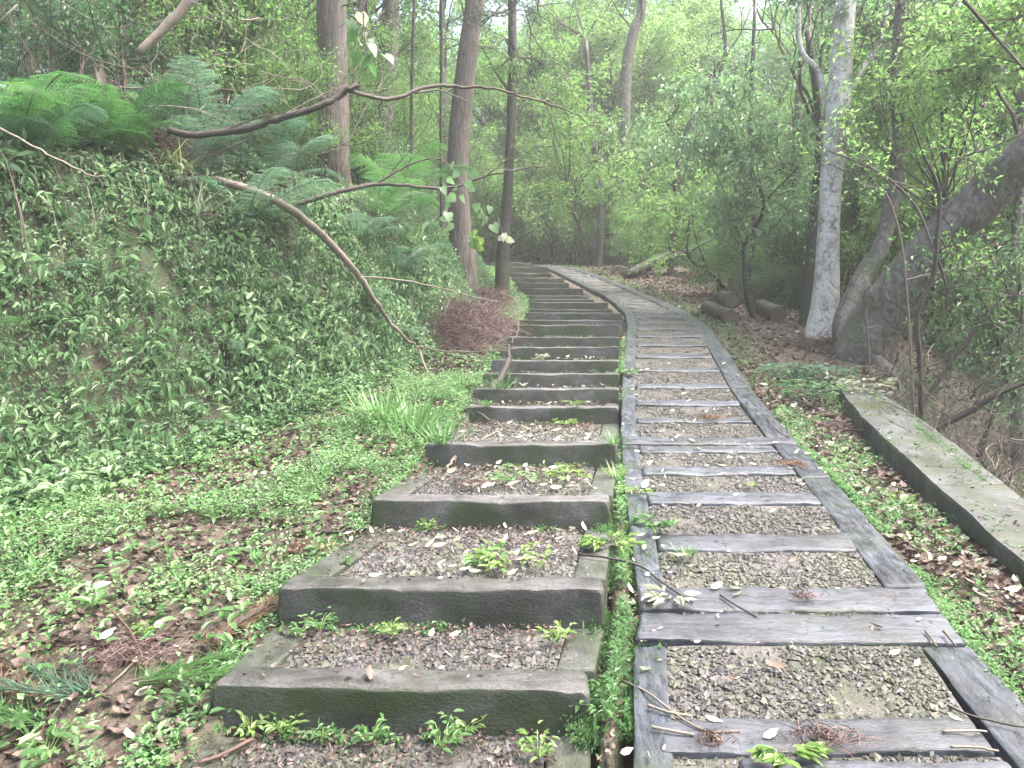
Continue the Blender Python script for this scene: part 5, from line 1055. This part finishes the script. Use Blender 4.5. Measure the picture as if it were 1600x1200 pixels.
# single fallen leaves one can pick out
lm = {}
for m in ('pale', 'litter', 'lime'):
    g = Geo(); leaves(g, [[0, -.5, 0]], [[0, 1, .04]], [[.1, 0, 1]], 1, .5, .75, 0, TCURL); lm[m] = g.mesh('fallen_leaf', [M[m]], True)
for (px, py, s, m, lab) in [(1213, 1048, .085, 'litter', 'tan pointed leaf in the middle of the large gravel panel'), (1145, 1068, .06, 'litter', 'smaller tan leaf left of the pointed one on the large panel'), (1120, 922, .07, 'pale', 'white upright leaf on the double sleeper left of centre'), (1082, 936, .07, 'pale', 'white leaf on the double sleeper by the left rail'),
   (1152, 936, .06, 'pale', 'white leaf just right of the upright one on the double sleeper'), (1148, 925, .06, 'pale', 'thin white leaf edge-on at the far side of the double sleeper'), (1368, 986, .05, 'litter', 'pinkish leaf at the right of the near double sleeper'), (1435, 971, .03, 'pale', 'tiny white leaf at the right end of the double sleeper'), (1059, 874, .11, 'pale', 'long white leaf on the second gravel panel'),
   (1020, 945, .11, 'pale', 'long pale leaf flat at the left end of the double sleeper'), (1290, 830, .06, 'pale', 'white leaf at the right end of the sleeper below the pinkish panel'), (1105, 731, .055, 'pale', 'left of two white leaves on the third single sleeper'), (1128, 731, .06, 'pale', 'right of two white leaves on the third single sleeper'), (1080, 692, .08, 'pale', 'left pale leaf in the gap of the far double sleeper'),
   (1148, 695, .05, 'pale', 'middle pale leaf in the gap of the far double sleeper'), (1212, 694, .05, 'pale', 'right pale leaf in the gap of the far double sleeper'), (1008, 762, .10, 'pale', 'long pale leaf across the left rail'), (1120, 1160, .05, 'pale', 'white leaf on the red tuft of the bottom sleeper'), (1205, 1155, .06, 'pale', 'white leaf above the lime sprig on the bottom sleeper'),
   (1008, 1055, .06, 'pale', 'white leaf on the left rail beside the green strip'), (985, 925, .07, 'pale', 'white leaf in the green strip by the double sleeper'), (568, 913, .05, 'pale', 'white leaf at the left front of the second step'), (688, 908, .025, 'pale', 'tiny white fleck on the second step beam'), (630, 1048, .03, 'pale', 'white fleck at centre of the lowest full step beam'),
   (690, 1050, .03, 'pale', 'white fleck right of centre on the lowest full step beam'), (732, 1062, .03, 'pale', 'rightmost white fleck on the lowest full step beam'), (577, 1060, .07, 'litter', 'brown leaf on the lowest full step beam'), (545, 1062, .04, 'litter', 'small brown leaf left of the larger one on the lowest full step'), (912, 828, .08, 'pale', 'white upright leaf at the right end of the third step'),
   (975, 908, .05, 'pale', 'white leaf in the gap by the second step'), (780, 892, .08, 'pale', 'long white leaf on the second step gravel'), (870, 735, .1, 'pale', 'pale leaf curled at the foot of the fourth step'), (1060, 668, .07, 'pale', 'pale leaf on the far panel before the double sleeper'), (1035, 762, .04, 'pale', 'small white leaf by the left rail at the third panel'),
   (1110, 762, .04, 'pale', 'small white leaf on the third panel'), (1240, 878, .05, 'litter', 'tan leaf at the right of the second gravel panel'), (1300, 1100, .05, 'litter', 'reddish leaf near the right of the large gravel panel'), (1090, 1010, .03, 'pale', 'tiny pale leaf at the far edge of the large panel'), (150, 925, .12, 'pale', 'large grey-green leaf lying in the clover at the left'),
   (325, 875, .12, 'pale', 'large pale leaf in the clover left of the second step'), (105, 855, .09, 'pale', 'whitish leaf at the foot of the bank'), (245, 1035, .07, 'pale', 'white leaf on the brown litter lower left'), (168, 1000, .08, 'pale', 'white curled leaf above the brown litter'), (270, 808, .15, 'litter', 'long curled tan leaf at the bank foot'),
   (30, 1030, .1, 'litter', 'orange-tan leaf in the litter at far left'), (38, 1045, .1, 'litter', 'large orange-tan leaf just below the other at far left'), (1420, 700, .09, 'pale', 'whitish leaf against the low wall'), (1440, 770, .11, 'lime', 'green leaf in the litter before the wall'), (1550, 935, .10, 'pale', 'whitish leaf in the litter at far right'), (1585, 925, .1, 'litter', 'reddish brown leaf by the wall at far right'),
   (1400, 640, .06, 'pale', 'white leaf lying on top of the wall'), (1490, 680, .04, 'pale', 'small white leaf on top of the wall farther right'), (1320, 665, .08, 'litter', 'tan curled leaf right of the brown bracken')]:
    c = hit(px, py)
    if lab.endswith('wall') and 'top' in lab or 'top of the wall' in lab: c[2] = np.interp(c[1], WY, WZ)
    o = link('fallen_leaf', lm[m], None, tuple(c+np.array([0, 0, .008]))); s *= 1.15; o.scale = (s, s, s*.8)
    o.rotation_euler = (random.uniform(-.25, .25), random.uniform(-.25, .25), random.uniform(0, 6.28)); tag(o, lab, 'leaf')

# ------------------------------------------------------------------ haze box, added to lift the darks like a milky lens veil
if HAZE > 0:
    m, t, N, L = mat_new('veil_haze'); pv = N.new('ShaderNodeVolumePrincipled'); pv.inputs['Density'].default_value = HAZE
    pv.inputs['Color'].default_value = (.93, .97, .95, 1); pv.inputs['Anisotropy'].default_value = .2
    o_ = N.new('ShaderNodeOutputMaterial'); L.new(pv.outputs[0], o_.inputs['Volume'])
    g = Geo(); x0, x1, y0, y1, z0_, z1 = -45, 55, -9, 95, -6, 24
    vs = [(x, y, z) for z in (z0_, z1) for y in (y0, y1) for x in (x0, x1)]
    g.add(vs, np.array([[0, 2, 3, 1], [4, 5, 7, 6], [0, 1, 5, 4], [2, 6, 7, 3], [0, 4, 6, 2], [1, 3, 7, 5]]))
    tag(g.obj('haze', m), 'thin haze added over the scene for a milky veil', kind='stuff')
